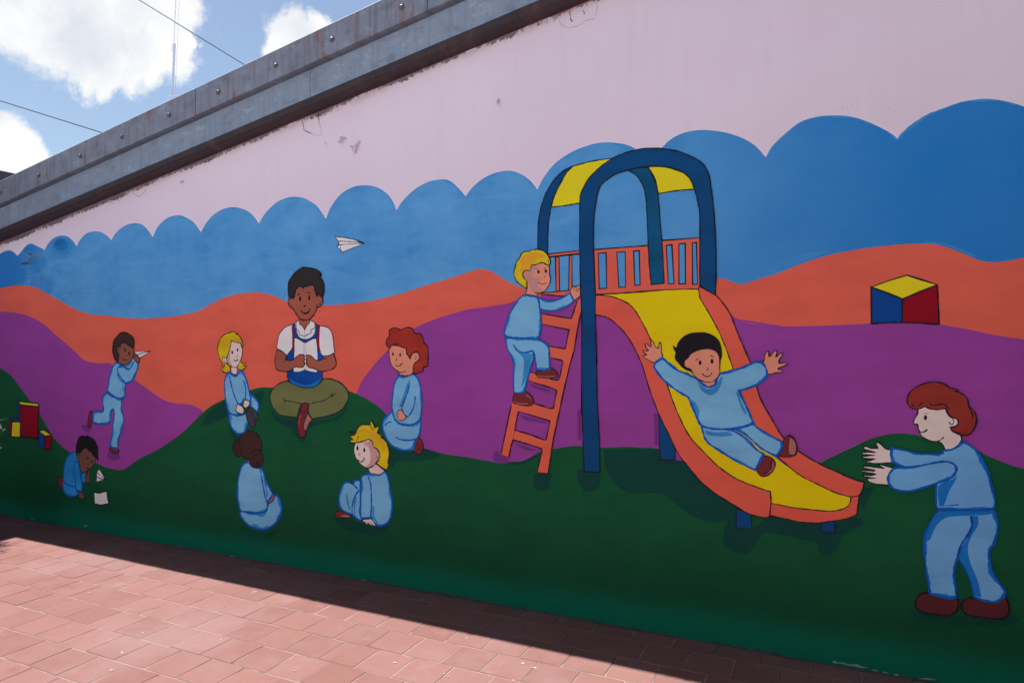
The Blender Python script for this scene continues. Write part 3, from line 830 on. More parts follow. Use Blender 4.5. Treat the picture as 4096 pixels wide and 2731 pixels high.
f skintan ink,5.6 - -2645,1596! -2546,1583 -2531,1538! -2502,1507! -2487,1538 -2458,1551 -2434,1530 -2434,1502 -2458,1481 -2478,1461! -2479,1440 -2487,1411 -2536,1394 -2595,1401! -2585,1414! -2625,1438 -2655,1471 -2667,1512 -2670,1546 -2665,1575
f ink - - -2632,1536 -2633,1530 -2635,1526 -2639,1524 -2642,1526 -2645,1530 -2646,1536 -2645,1542 -2642,1546 -2639,1547 -2635,1546 -2633,1542
f ink - - -2575,1531 -2576,1525 -2579,1521 -2582,1520 -2586,1521 -2588,1525 -2589,1531 -2588,1537 -2586,1541 -2582,1543 -2579,1541 -2576,1537
s ink 5.6 -2617,1470 -2605,1457 -2590,1458 -2573,1470 -2562,1483
s ink 4.8 -2620,1494 -2610,1495 -2613,1511
s ink 3.9 -2650,1554 -2640,1557
s ink 3.9 -2587,1551 -2575,1553
s ink 4.3 -2466,1502 -2456,1518 -2463,1529
s ink 5.2 -2585,1414 -2556,1418 -2536,1427
P hair
f redhair ink,7.2 - -2645,1596! -2670,1579 -2690,1596 -2690,1629 -2665,1662! -2665,1695 -2625,1710 -2580,1696! -2526,1712 -2487,1702 -2468,1673! -2420,1665 -2401,1628 -2396,1608! -2372,1588 -2367,1547 -2365,1515 -2367,1482! -2372,1460 -2401,1454! -2405,1429 -2434,1415! -2458,1408 -2479,1416 -2482,1457! -2463,1481 -2439,1498 -2431,1522 -2444,1547 -2468,1548 -2497,1530 -2502,1505! -2526,1538 -2534,1573! -2541,1575 -2590,1589
s ink 4.8 -2635,1608 -2615,1600 -2590,1604
F painted_child 2|blond boy sitting on the grass leaning on one hand
P shoe
f shoe ink,6.0 - -3126,424 -3102,449 -3059,449 -3005,441 -2975,430 -3005,411 -3059,404 -3113,404
f sole ink,4.1 - -3097,410 -3037,432 -2978,427 -3016,412
P trousers
f ltblue outblue,10.8 midblue,17.1 -2905,643 -2910,668 -2931,676 -2958,664 -2963,642 -3016,655 -3054,634 -3081,576 -3089,523 -3080,481 -3037,451 -2979,440 -2931,411 -2894,406 -2889,424 -2905,465
s outblue 10.4 -2963,642 -2947,631 -2926,616
s outblue 10.4 -2905,618 -2947,571 -2973,500 -2975,440
s midblue 13.4 -3021,581 -3016,530 -2994,464
s midblue 13.3 -2942,563 -2954,502 -2954,442
P neck
f skinpale2 ink,5.3 - -2848,775! -2786,805! -2704,756! -2735,733 -2786,721 -2822,730!
P shirt
f ltblue outblue,11.4 midblue,18.5 -2889,712 -2827,730 -2745,726 -2709,752! -2689,737 -2674,696 -2659,631 -2644,550 -2652,466 -2684,413 -2745,385 -2801,404 -2811,432! -2899,423! -2905,465 -2900,626 -2900,686
s outblue 11.2 -2842,709 -2822,667 -2814,592 -2814,508 -2818,431
s midblue 14.8 -2798,518 -2794,443 -2765,399
P hand
f skinpale ink,5.4 - -2884,414! -2816,426! -2796,409 -2770,378! -2801,383 -2827,384! -2842,395 -2849,379! -2863,395 -2886,399
s ink 4.9 -2837,404 -2818,383
s ink 4.9 -2821,408 -2796,383
P head
f skinpale ink,5.8 - -2947,928! -2890,941 -2858,956 -2812,955 -2796,913 -2766,894 -2745,862 -2750,828 -2776,805! -2796,783 -2848,764 -2889,780 -2931,811 -2953,852 -2961,886
f skinshade - - -2848,940 -2815,953 -2798,912 -2768,892 -2749,862 -2753,830 -2778,807 -2801,785 -2848,768 -2869,772 -2832,797 -2822,836 -2827,886 -2848,914 -2890,929
f ink - - -2921,894 -2922,887 -2925,881 -2929,879 -2934,880 -2937,886 -2938,893 -2937,901 -2934,907 -2929,909 -2925,907 -2922,902
f ink - - -2864,885 -2866,878 -2869,872 -2873,870 -2877,871 -2880,877 -2881,884 -2880,892 -2877,898 -2873,900 -2869,898 -2866,893
s ink 8.6 -2926,817 -2910,805 -2889,806 -2877,818 -2871,832
s ink 5.0 -2916,862 -2906,853 -2921,848
s ink 4.5 -2929,916 -2919,921
s ink 4.5 -2874,910 -2858,908
s ink 4.4 -2774,852 -2763,836 -2755,849
s ink 4.5 -2837,767 -2812,778 -2801,787
P hair
f blond ink,7.6 - -3000,978! -2974,975 -2937,997! -3001,999! -2963,1001 -2942,1002! -2921,1037 -2890,1054 -2822,1058! -2822,1080! -2809,1085! -2791,1057! -2786,1040! -2750,1050! -2766,1008! -2720,985! -2740,984 -2695,953 -2674,913 -2669,871 -2679,813! -2672,801! -2689,763! -2725,776 -2776,805! -2750,832 -2745,866 -2766,899 -2796,913 -2807,946 -2838,960 -2869,947 -2921,935 -2974,926! -2998,943! -2963,950
s ink 4.9 -2819,1055 -2812,1035 -2796,1023
s ink 4.9 -2796,1023 -2781,1036
s ink 5.0 -2921,982 -2926,960 -2942,942
s blond2 14.8 -2884,1027 -2827,1004 -2776,982 -2725,943 -2705,894
s blond2 15.1 -2921,1008 -2869,1019
F painted_slide 2|orange and yellow playground slide with blue arches and a ladder
P arch
f navy ink,7.5 - -1596,2147! -1595,2301 -1582,2390 -1558,2470 -1518,2541 -1454,2609 -1384,2642 -1372,2643! -1407,2611 -1446,2556 -1486,2486 -1510,2421 -1522,2355 -1530,2296 -1532,2144!
P roof
f yellow ink,6.5 - -1372,2643! -1268,2658 -1119,2663! -1156,2649 -1230,2592 -1283,2540 -1314,2499 -1329,2424! -1423,2417 -1508,2416! -1486,2486 -1446,2556 -1415,2605
f yellow ink,5.9 - -928,2587! -903,2590 -834,2579 -765,2553 -711,2520 -691,2487 -674,2441! -765,2443 -872,2436! -882,2499 -903,2550
P railing
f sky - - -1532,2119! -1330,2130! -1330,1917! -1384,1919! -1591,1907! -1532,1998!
f orange ink,7.4 - -1550,2137! -1330,2147! -1330,2128! -1550,2118!
f orange ink,7.0 - -1482,2117! -1460,2118! -1456,1914! -1478,1913!
f orange ink,6.9 - -1395,2121! -1378,2122! -1378,1916! -1399,1916!
f orange ink,6.6 - -1591,1906! -1384,1917! -1330,1921! -1334,1895! -1423,1885 -1502,1892 -1591,1902!
f orange ink,6.8 - -1244,2147! -1082,2149 -930,2151! -849,2174! -646,2176! -646,1897! -834,1900 -1046,1892 -1235,1888!
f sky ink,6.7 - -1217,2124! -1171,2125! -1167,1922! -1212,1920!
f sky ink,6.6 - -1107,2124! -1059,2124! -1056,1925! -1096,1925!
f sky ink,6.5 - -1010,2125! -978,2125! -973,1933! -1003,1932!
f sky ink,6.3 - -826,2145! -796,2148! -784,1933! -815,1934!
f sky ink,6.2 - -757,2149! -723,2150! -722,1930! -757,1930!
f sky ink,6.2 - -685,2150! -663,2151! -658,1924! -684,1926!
P arch
f navy2 ink,6.4 - -1042,2583! -988,2591 -928,2587! -900,2536 -879,2478 -868,2387 -858,2247 -848,2143 -838,1938! -911,1932! -921,2043 -928,2183 -935,2351 -942,2435 -963,2501 -995,2550
P ladder
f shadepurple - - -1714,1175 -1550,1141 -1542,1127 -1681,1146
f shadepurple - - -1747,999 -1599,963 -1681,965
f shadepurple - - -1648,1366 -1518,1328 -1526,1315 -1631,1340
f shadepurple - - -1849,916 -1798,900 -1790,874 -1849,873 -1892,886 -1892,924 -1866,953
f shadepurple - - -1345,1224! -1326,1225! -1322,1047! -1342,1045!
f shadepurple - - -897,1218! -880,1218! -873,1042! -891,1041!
f orange2 - - -1648,1717! -1599,1903! -1574,1903! -1599,1701! -1627,1521! -1656,1438! -1722,1194! -1747,1079! -1764,1013! -1788,910! -1841,922! -1807,1075! -1769,1238! -1739,1337!
f orange2 - - -1574,1787! -1384,1750! -1380,1684! -1570,1723!
f orange2 - - -1522,1589! -1415,1575! -1423,1504! -1514,1522!
f orange2 - - -1648,1434! -1455,1386! -1466,1330! -1660,1385!
f orange2 - - -1722,1195! -1518,1143! -1482,1211! -1493,1222! -1623,1247! -1722,1258!
f orange2 - - -1760,1021! -1648,996 -1566,973! -1530,1031! -1550,1032! -1743,1079!
f orange2 - - -1324,1866! -1324,1786! -1345,1684! -1365,1567! -1392,1479! -1431,1324! -1494,1048! -1514,928! -1530,834! -1599,833! -1579,916 -1566,969! -1542,1034! -1518,1143! -1494,1222! -1473,1330! -1459,1389! -1439,1497! -1423,1578! -1396,1684! -1384,1752! -1345,1852!
s ink 7.8 -1769,1238 -1807,1075 -1841,922
s ink 7.8 -1841,922 -1788,910
s ink 7.6 -1788,910 -1773,982 -1758,1019 -1681,1005 -1599,985 -1570,976 -1568,961 -1583,908 -1599,833
s ink 7.5 -1599,833 -1530,834
s ink 7.4 -1530,834 -1514,928 -1494,1048 -1463,1182 -1431,1324 -1392,1479 -1365,1567
s ink 7.3 -1365,1567 -1345,1684 -1324,1786
s ink 7.2 -1722,1195 -1518,1146 -1522,1120 -1541,1036 -1554,1031 -1648,1058 -1747,1079 -1737,1140 -1722,1195
s ink 7.1 -1623,1247 -1518,1221 -1493,1222 -1486,1270 -1473,1328 -1518,1345 -1631,1374
s ink 6.4 -1660,1385 -1631,1376
s ink 7.2 -1648,1434 -1607,1425
s ink 7.0 -1518,1397 -1470,1389 -1455,1408 -1436,1497 -1447,1508 -1510,1520
s ink 7.0 -1570,1722 -1396,1686 -1419,1581 -1427,1575 -1522,1589
s ink 7.0 -1574,1785 -1388,1752 -1376,1768 -1345,1852
P post
f navy ink,6.3 - -871,1222! -828,1155! -780,1041! -780,967! -861,961!
f navy ink,5.9 - -459,735! -384,713! -381,638! -458,634!
f navy ink,5.5 - -50,707! 14,723! 11,660! -50,659!
P chute
f yellow2 - - -1235,1886! -1046,1890 -834,1900 -655,1899! -642,1846! -599,1771 -547,1670 -509,1576 -471,1464 -436,1353 -365,1178 -267,1022 -207,975 -207,981 -148,935 -67,897 18,861 84,848! 80,823 71,801 46,784 1,770 -67,766 -184,769 -286,781! -286,839 -328,849 -453,890 -548,949 -620,1017 -699,1100 -753,1200 -787,1281 -821,1376 -911,1624 -960,1722 -1003,1793 -1046,1837 -1097,1859 -1156,1879
P side_rail
f orange3 ink,5.7 - -648,1914! -563,1864! -534,1830 -489,1762 -452,1663 -414,1570 -383,1492 -358,1387 -334,1310 -279,1208 -225,1118 -160,1061 -67,1004 19,967 102,933 143,925! 138,903 119,858 83,847! 18,861 -67,897 -148,935 -207,981 -255,1023 -267,1022 -365,1178 -452,1398 -471,1464 -509,1576 -547,1670 -599,1771 -642,1846 -652,1897!
f orange3 ink,6.3 - -1235,1885! -1156,1877 -1097,1859 -1039,1829 -1003,1793 -960,1722 -911,1624 -869,1520 -821,1376 -787,1281 -753,1200 -699,1100 -620,1017 -548,949 -453,890 -328,849 -289,840! -286,784 -295,706! -341,704 -403,717 -465,750 -568,807 -646,867 -713,943 -760,1001 -801,1081 -870,1222 -918,1345 -961,1484 -1003,1575 -1046,1646 -1097,1703 -1164,1754 -1235,1771!
f orange3 ink,5.5 - -286,781! -184,769 -67,766 1,770 46,784 71,801 81,823 84,847! 119,857! 117,827 110,765! 74,742 13,723 -67,703 -149,699 -220,708 -292,717!
s ink 6.4 -1235,1886 -1046,1890 -834,1900 -655,1899 -645,1860
P arch
f navy ink,6.9 - -1303,863! -1209,867! -1212,1064 -1224,1279 -1229,1567 -1227,1481 -1235,1769 -1235,1885 -1246,2145 -1246,2276 -1238,2376 -1219,2476 -1200,2517 -1133,2561 -1060,2581 -974,2592 -903,2590 -834,2581 -779,2563 -724,2531 -688,2487 -674,2441 -658,2382 -645,2300 -645,2029 -645,1914! -565,1864! -561,1958 -561,2092 -566,2226 -576,2361 -589,2463 -602,2525 -638,2583 -698,2624 -765,2658 -833,2678 -910,2692 -988,2693 -1075,2679 -1156,2649 -1215,2612 -1268,2567 -1306,2513 -1326,2464 -1329,2428 -1330,2147 -1326,1990 -1318,1771 -1318,1189 -1318,1349 -1311,1058
F painted_child 6.5|blond boy climbing the ladder
P shoe
f shoe ink,4.8 - -1605,1440 -1566,1443 -1510,1459 -1478,1441 -1466,1419 -1474,1407 -1518,1401 -1583,1403 -1605,1416
f shoe ink,4.9 - -1752,1307! -1673,1318! -1640,1295 -1622,1265 -1627,1243 -1652,1231 -1706,1234 -1756,1246 -1758,1268
s sole 4.6 -1603,1412 -1542,1408 -1478,1412
s sole 4.7 -1673,1298 -1648,1283 -1636,1269
s sole 4.8 -1752,1252 -1706,1241 -1656,1243
P trousers
f ltblue outblue,9.7 midblue,14.2 -1807,1638! -1747,1638 -1673,1634 -1595,1630 -1542,1603 -1522,1566 -1518,1455! -1550,1447 -1603,1450! -1611,1513 -1622,1558! -1627,1506 -1656,1407 -1685,1312! -1714,1306 -1752,1310! -1756,1398 -1752,1474 -1769,1527 -1798,1581
f midblue - - -1735,1558 -1689,1513 -1691,1414 -1706,1338 -1677,1377 -1648,1460 -1627,1543 -1664,1547
s outblue 9.5 -1756,1600 -1731,1566 -1681,1551 -1622,1564
P hand
f skintan ink,4.3 - -1386,1904! -1388,1919 -1376,1933 -1363,1941 -1357,1935! -1343,1940 -1328,1945 -1326,1905 -1327,1883 -1363,1857!
s ink 3.6 -1359,1931 -1364,1923 -1368,1915
s ink 3.6 -1343,1934 -1349,1920 -1354,1908
s ink 3.6 -1328,1929 -1337,1917 -1346,1904
P head
f skintan ink,4.5 - -1634,2080! -1604,2079 -1566,2088 -1526,2072! -1518,2047 -1521,2018 -1513,1997 -1514,1973 -1526,1948 -1550,1919 -1580,1907 -1593,1903 -1601,1890! -1640,1896 -1677,1905! -1664,1931 -1666,1979 -1681,1994 -1689,2012 -1690,2033 -1681,2045 -1645,2043!
f skinmauve - - -1664,2039 -1637,2068 -1604,2076 -1604,2051 -1626,2037 -1623,2007 -1593,2001 -1572,1985 -1588,1973 -1593,1951 -1564,1925 -1577,1909 -1620,1914 -1645,1940 -1659,1983 -1681,1999 -1689,2020
f ink - - -1581,2034 -1582,2028 -1585,2024 -1589,2023 -1593,2025 -1596,2029 -1597,2035 -1596,2040 -1593,2044 -1589,2046 -1585,2044 -1582,2040
f ink - - -1533,2036 -1535,2030 -1537,2026 -1542,2024 -1546,2026 -1548,2031 -1550,2036 -1548,2042 -1546,2046 -1542,2047 -1537,2046 -1535,2041
s ink 3.7 -1607,2049 -1599,2054 -1589,2055
s ink 3.7 -1554,2051 -1547,2055 -1541,2056
s ink 4.9 -1596,1968 -1591,1972 -1580,1964 -1564,1961 -1550,1962 -1539,1968
s ink 4.1 -1547,2009 -1549,2001 -1555,1998
s ink 4.5 -1616,1913 -1599,1907 -1580,1907
P hair
f blond ink,6.4 - -1651,2157! -1637,2166 -1618,2168 -1588,2167 -1558,2156 -1534,2137 -1521,2117 -1513,2097 -1515,2079 -1526,2071 -1542,2078 -1564,2088 -1591,2083 -1615,2077 -1634,2080! -1640,2060 -1645,2043! -1675,2047 -1689,2035 -1692,2015 -1681,1997 -1666,1981 -1664,1958 -1666,1937! -1686,1947 -1703,1962 -1725,1976 -1739,1994 -1749,2020 -1751,2045 -1742,2070 -1734,2100 -1714,2120! -1706,2139 -1689,2156 -1673,2160
f blond2 - - -1708,2107 -1686,2136 -1645,2151 -1604,2156 -1572,2145 -1545,2123 -1564,2117 -1604,2114 -1631,2088 -1648,2056 -1686,2048 -1703,2031 -1714,2041 -1703,2071
s ink 3.7 -1529,2106 -1523,2092 -1523,2079
s ink 3.8 -1678,1977 -1674,1969 -1666,1966
s ink 3.8 -1679,1961 -1674,1955 -1666,1953
P shirt
f ltblue outblue,8.7 midblue,12.3 -1599,1885 -1542,1861 -1470,1862 -1423,1883 -1388,1901! -1367,1852! -1407,1824 -1470,1802 -1534,1801 -1582,1817
f ltblue outblue,9.8 midblue,15.8 -1677,1898 -1640,1890 -1595,1877 -1582,1821 -1574,1746 -1574,1701 -1587,1648 -1607,1634 -1673,1638 -1773,1642 -1811,1657 -1813,1688 -1790,1764 -1756,1825 -1714,1877
F painted_child 6.5|black haired boy sliding down with his arms spread
P shoe
f shoe ink,4.2 - -322,1021 -291,1020 -267,996 -267,970 -285,936 -322,914 -347,925 -356,950 -340,991
f shoe ink,4.1 - -225,1108 -204,1134 -183,1130 -166,1099 -161,1061 -172,1035 -207,1023 -252,1026 -231,1063
f sole ink,3.5 - -196,1128 -174,1111 -164,1074 -172,1040 -198,1036 -204,1065
s ink 4.2 -285,995 -288,962 -304,941 -325,930
s sole 5.0 -276,995 -277,966 -291,942 -307,928
P trousers
f ltblue outblue,9.6 midblue,10.1 -459,1150 -377,1184 -352,1166 -291,1130 -234,1101! -234,1069 -261,1025! -328,1057 -371,1093 -415,1130
f ltblue outblue,9.8 midblue,12.9 -639,1161! -580,1151 -497,1150 -452,1134 -402,1104 -359,1055 -322,1031! -353,970 -365,946! -452,983 -516,1018 -594,1066 -620,1098
f midblue - - -620,1139 -567,1131 -497,1138 -471,1120 -529,1110 -607,1116
P hand
f skintan ink,4.7 - -888,1499 -848,1532 -853,1559 -854,1601 -859,1611 -865,1608 -869,1582 -877,1580 -888,1592 -897,1613 -906,1622 -912,1617 -909,1586 -923,1592 -937,1606 -944,1603 -939,1585 -925,1568 -937,1563 -953,1568 -956,1561 -935,1543 -953,1536 -956,1529 -932,1517
f skintan ink,4.2 - -323,1499 -317,1523 -315,1545 -303,1564 -295,1563 -297,1540 -289,1536 -274,1558 -262,1570 -257,1564 -262,1536 -252,1541 -238,1554 -230,1554 -232,1543 -248,1515 -246,1502 -226,1504 -208,1507 -206,1500 -226,1489 -252,1478 -250,1470 -230,1466 -228,1459 -266,1454 -301,1449
P neck
f skintan - - -663,1425! -554,1427! -561,1418 -563,1391 -580,1377 -602,1372 -628,1385
P shirt
f ltblue outblue,11.3 midblue,10.5 -848,1525! -881,1504 -894,1480 -881,1453 -849,1412 -807,1376 -757,1341 -708,1315! -690,1275 -668,1222 -646,1173! -624,1159 -580,1150 -516,1151 -452,1158 -398,1177 -373,1195 -389,1234 -414,1290 -444,1355! -398,1371 -348,1394 -315,1423 -305,1449 -311,1480 -327,1501 -352,1510 -389,1496 -431,1476 -473,1464 -515,1450 -537,1445 -554,1423 -563,1391 -580,1377 -602,1372 -628,1385 -659,1411 -708,1438 -757,1455 -793,1482
f midblue - - -659,1398 -628,1372 -602,1361 -576,1369 -556,1387 -537,1427 -527,1428 -533,1392 -550,1356 -576,1331 -606,1332 -637,1353
f midblue - - -695,1307 -668,1285 -650,1245 -648,1205 -664,1231
f midblue - - -460,1347 -448,1346 -431,1298 -408,1246 -410,1229 -431,1263
P head
f skintan ink,5.4 - -708,1528 -690,1551 -659,1567 -624,1576 -589,1576 -563,1565 -545,1539 -541,1507 -542,1472 -541,1445 -554,1423 -576,1402 -602,1397 -632,1403 -663,1420 -685,1447 -694,1465 -717,1474 -728,1492 -726,1510
f ink - - -636,1502 -637,1496 -640,1491 -643,1489 -647,1491 -650,1495 -651,1502 -650,1508 -647,1513 -643,1514 -640,1513 -637,1508
f ink - - -574,1510 -575,1503 -578,1499 -581,1497 -585,1498 -588,1503 -589,1510 -588,1517 -585,1522 -581,1524 -578,1522 -575,1517
s ink 4.2 -667,1512 -659,1522 -649,1527
s ink 4.1 -592,1537 -580,1537 -570,1532
s ink 4.1 -604,1478 -603,1466 -611,1461
s ink 5.4 -632,1444 -621,1432 -602,1428 -589,1436 -581,1448
P hair
f jet - - -690,1451! -717,1460 -744,1478 -762,1500 -775,1514 -780,1532 -775,1555! -787,1578 -791,1596! -775,1585 -771,1583! -762,1610 -734,1642 -699,1660 -659,1665 -615,1664 -571,1646 -545,1619 -532,1579 -530,1539 -539,1507! -545,1543 -563,1565 -589,1574 -624,1573 -659,1565 -690,1551 -708,1528 -728,1510 -729,1487 -717,1474 -694,1465!
F painted_child 6.5|brown haired freckled boy holding out both arms at the foot of the slide
P shoe
f shoe2 ink,8.1 - 414,424 469,418 526,421 531,395 524,359 489,331 439,330 388,331 362,350 362,386 383,419
f shoe2 ink,7.8 - 593,428 655,421 688,432 712,458! 724,420 724,381 702,354 641,347 568,349 544,374 549,404 568,424
P trousers
f ltblue2 outblue,9.1 midblue2,14.9 453,818! 495,820 594,828 666,846! 675,830 684,774 670,692 651,655 656,593 674,538 710,481 705,454 679,427 641,424 593,434! 583,496 559,562 534,608 527,601 514,544 519,475 523,423! 494,413 419,422! 409,488 399,576 394,670 409,731
f midblue2 - - 586,809 610,809 608,765 584,716 569,656 578,594 607,511 622,438 597,438 585,496 561,563 534,611 544,659 584,739
f midblue2 - - 455,810 661,837 656,822 520,799 480,786 445,747 419,679 401,665 414,729
s outblue2 9.6 581,808 586,768 574,726 544,671 527,604
P hand
f skinpale3 ink,4.7 - 256,1088! 233,1096 211,1119 200,1125! 195,1118 203,1094! 174,1094 149,1101 137,1096 146,1087 192,1075! 157,1073 134,1069 138,1062 190,1060! 152,1054 134,1051 141,1043 192,1043! 163,1032 151,1032 157,1024 200,1022 262,1031!
f skinpale3 ink,4.6 - 270,1002! 243,1009 211,1017 205,1015! 230,1000! 190,1002 146,1005 136,998 190,988! 184,983! 133,982 130,977 168,973 195,969! 168,960 136,961 143,953 196,949! 154,944 162,932 189,922 244,921!
P head
f skinpale3 ink,5.0 - 372,1297! 395,1305 421,1299 456,1297 482,1302! 491,1274 509,1257 526,1255 532,1241 528,1223 511,1215 500,1213! 511,1193 543,1177! 545,1154 521,1120 481,1103! 473,1126 456,1143 431,1142 400,1154 382,1171 378,1186! 373,1197 369,1220! 351,1223! 357,1244 369,1269
f ink - - 408,1254 407,1248 405,1243 401,1242 398,1243 395,1247 395,1253 396,1259 398,1264 401,1265 405,1264 407,1260
s ink 2.6 396,1275 405,1274 412,1271
s ink 6.0 374,1191 387,1184 400,1189 409,1199
s ink 5.0 446,1143 463,1152 476,1166
s ink 5.0 495,1238 500,1229 509,1227 515,1237 514,1247 509,1252
f ink - - 422,1235 421,1234 420,1234 420,1235 420,1236 421,1236
f ink - - 429,1230 429,1229 428,1229 427,1230 428,1231 429,1231
f ink - - 437,1221 436,1220 435,1220 435,1221 435,1222 436,1222
f ink - - 424,1221 424,1220 423,1220 422,1221 423,1222 424,1222
f ink - - 433,1211 432,1210 431,1210 431,1211 431,1212 432,1212
f ink - - 444,1214 444,1213 443,1213 442,1214 443,1215 444,1215
P hair
f redhair2 ink,5.6 - 370,1293 344,1298 328,1318 328,1345 341,1375 370,1400 411,1419 446,1422 477,1414 501,1395! 521,1392 536,1384! 516,1383! 546,1372 568,1347 573,1312! 595,1290 604,1256 599,1221 580,1188 555,1178 526,1185 506,1201 500,1214! 521,1217 532,1232 531,1249 516,1257 496,1268 489,1286 482,1300! 451,1293 421,1296 398,1306! 385,1298
s ink 5.1 343,1318 357,1305 372,1308 393,1326
s ink 5.0 416,1325 428,1313 451,1316 471,1321 486,1312 499,1292
s ink 5.2 575,1304 587,1284 591,1255
s ink 4.3 516,1196 531,1189 546,1191
P shirt
f ltblue2 outblue,9.1 midblue2,13.9 473,1103! 511,1111 553,1149! 585,1127 614,1095 638,1044 656,971 671,904 673,864 663,851 594,836 455,827 445,841 443,935 451,1030
f midblue2 - - 455,936 510,971 530,990 515,953 495,911 475,844 535,859 530,850 455,839
f ltblue2 outblue,8.4 midblue2,11.1 262,1101! 317,1092 369,1081 446,1083 481,1080 491,1057 420,1031 359,1018 307,1017 262,1034! 257,1070
f ltblue2 - - 456,1078 481,1088 501,1081 501,1046 471,1050
f ltblue2 outblue,9.4 midblue2,9.9 270,1002 307,1011 369,1021 446,1045 491,1051 520,1036 523,1007 505,976 445,947 369,911 317,897 270,905 248,927 247,967
F crack 1|dark hairline cracks and flaked paint on the pink plaster
P -
s crack 6.0 -3276,3227 -3272,3195 -3266,3166 -3273,3159
s crackthin 3.2 -3270,3161 -3256,3126 -3245,3090 -3245,3073
s crack 4.8 -3423,3194 -3408,3157 -3403,3128 -3371,3109 -3328,3088
s crackthin 2.8 -3328,3088 -3285,3073 -3249,3074
s crackthin 2.8 -3423,3205 -3371,3215 -3292,3230
s crackthin 4.0 -5252,2873 -5193,2828 -5134,2816 -5086,2844 -5061,2868
s rust 5.0 -5183,2899 -5135,2881 -5086,2903
s rust 5.0 -5292,2890 -5232,2897 -5174,2901
s crackthin 2.4 -1460,3536 -1450,3496 -1404,3463 -1345,3461 -1286,3482 -1238,3481
s crackthin 2.4 -1220,3570 -1226,3525 -1238,3491
s crack 5.1 -1396,3556 -1389,3531 -1384,3502 -1370,3491
s crack 3.6 -1310,3543 -1301,3527 -1306,3518
s rust 4.5 -1444,3561 -1384,3572 -1325,3583 -1267,3594
s crackthin 2.6 -3225,3026 -3197,3000 -3204,2979
s crackgreen 3.4 -5754,73 -5675,76 -5598,94
s crackgreen 3.5 -5824,206 -5715,211
f flake2 - - 0,23 10,26 23,20 50,24 63,19 109,27 129,22 161,20 122,13 90,16 70,12 43,17 17,13 3,15
f flake2 - - 174,12 187,16 200,11 184,7
f flake2 - - 219,14 235,14 244,9 225,6
f flake2 - - 270,13 290,14 282,5 268,5
f flake2 - - 369,10 406,21 442,20 406,13
f flake2 - - -4710,0 -4651,11 -4635,4 -4693,-6
f flake2 - - -4222,11 -4067,8 -4075,3 -4214,5
f flake2 - - -2916,6 -2829,8 -2814,0 -2903,-3
f flake2 - - -2398,-11 -2359,-3 -2370,-12
f flake2 - - -5854,34 -5794,55 -5824,31
s flake2 5.8 -6606,20 -6561,21 -6539,18
s crackgreen 2.1 -2259,444 -2254,380 -2257,332
s flake2 2.9 -3045,2510 -3042,2499
s chalk 7.1 22,2762 26,2764
s chalk 8.3 47,2769 55,2774
s chalk 8.2 67,2773 75,2777
s chalk 8.2 90,2780 97,2784
s chalk 8.2 118,2782 125,2784
s chalk 9.3 151,2779 157,2782
s chalk 8.1 187,2775 192,2775
s chalk 8.0 220,2762 227,2758
s chalk 8.0 250,2740 255,2736
s chalk 9.1 273,2731 279,2725
s chalk 6.8 289,2710 294,2713
s chalk 6.7 308,2687 312,2690'''


def parse_pts(tokens):
    out = []
    for t in tokens:
        c = t.endswith('!')
        a, b_ = t.rstrip('!').split(',')
        out.append((int(a) / 1000.0, int(b_) / 1000.0, c))
    return out


def smooth_path(pts, closed, sub=5):
    n = len(pts)
    P = [Vector((p[0], p[1])) for p in pts]
    corner = []
    for i in range(n):
        c = pts[i][2]
        if not closed and i in (0, n - 1):
            c = True
        if not c:
            a = P[i] - P[i - 1]
            b_ = P[(i + 1) % n] - P[i]
            if a.length > 0 and b_.length > 0 and a.angle(b_) > math.radians(75):
                c = True
        corner.append(c)
    out = []
    for i in range(n if closed else n - 1):
        i2 = (i + 1) % n
        p1, p2 = P[i], P[i2]
        L = (p2 - p1).length
        if L < 1e-5:
            continue
        p0, p3 = P[i - 1], P[(i2 + 1) % n]
        t1 = Vector((0, 0)) if corner[i] else (p2 - p0)
        t2 = Vector((0, 0)) if corner[i2] else (p3 - p1)
        if corner[i] and corner[i2]:
            k = 1
        else:
            k = sub
        # tangents limited by the segment so uneven spacing does not overshoot
        if not corner[i]:
            t1 = t1.normalized() * min(L, 1.2 * (p1 - p0).length + 0.15 * L)
        else:
            t1 = (p2 - p1) * 0.9
        if not corner[i2]:
            t2 = t2.normalized() * min(L, 1.2 * (p3 - p2).length + 0.15 * L)
        else:
            t2 = (p2 - p1) * 0.9
        for s in range(k):
            t = s / k
            h00, h10, h01, h11 = 2 * t**3 - 3 * t**2 + 1, t**3 - 2 * t**2 + t, -2 * t**3 + 3 * t**2, t**3 - t**2
            out.append(h00 * p1 + h10 * t1 + h01 * p2 + h11 * t2)
    if not closed:
        out.append(P[-1])
    clean = [out[0]]
    for p in out[1:]:
        if (p - clean[-1]).length > 2e-4:
            clean.append(p)
    if closed and (clean[0] - clean[-1]).length < 2e-4:
        clean.pop()
    return clean


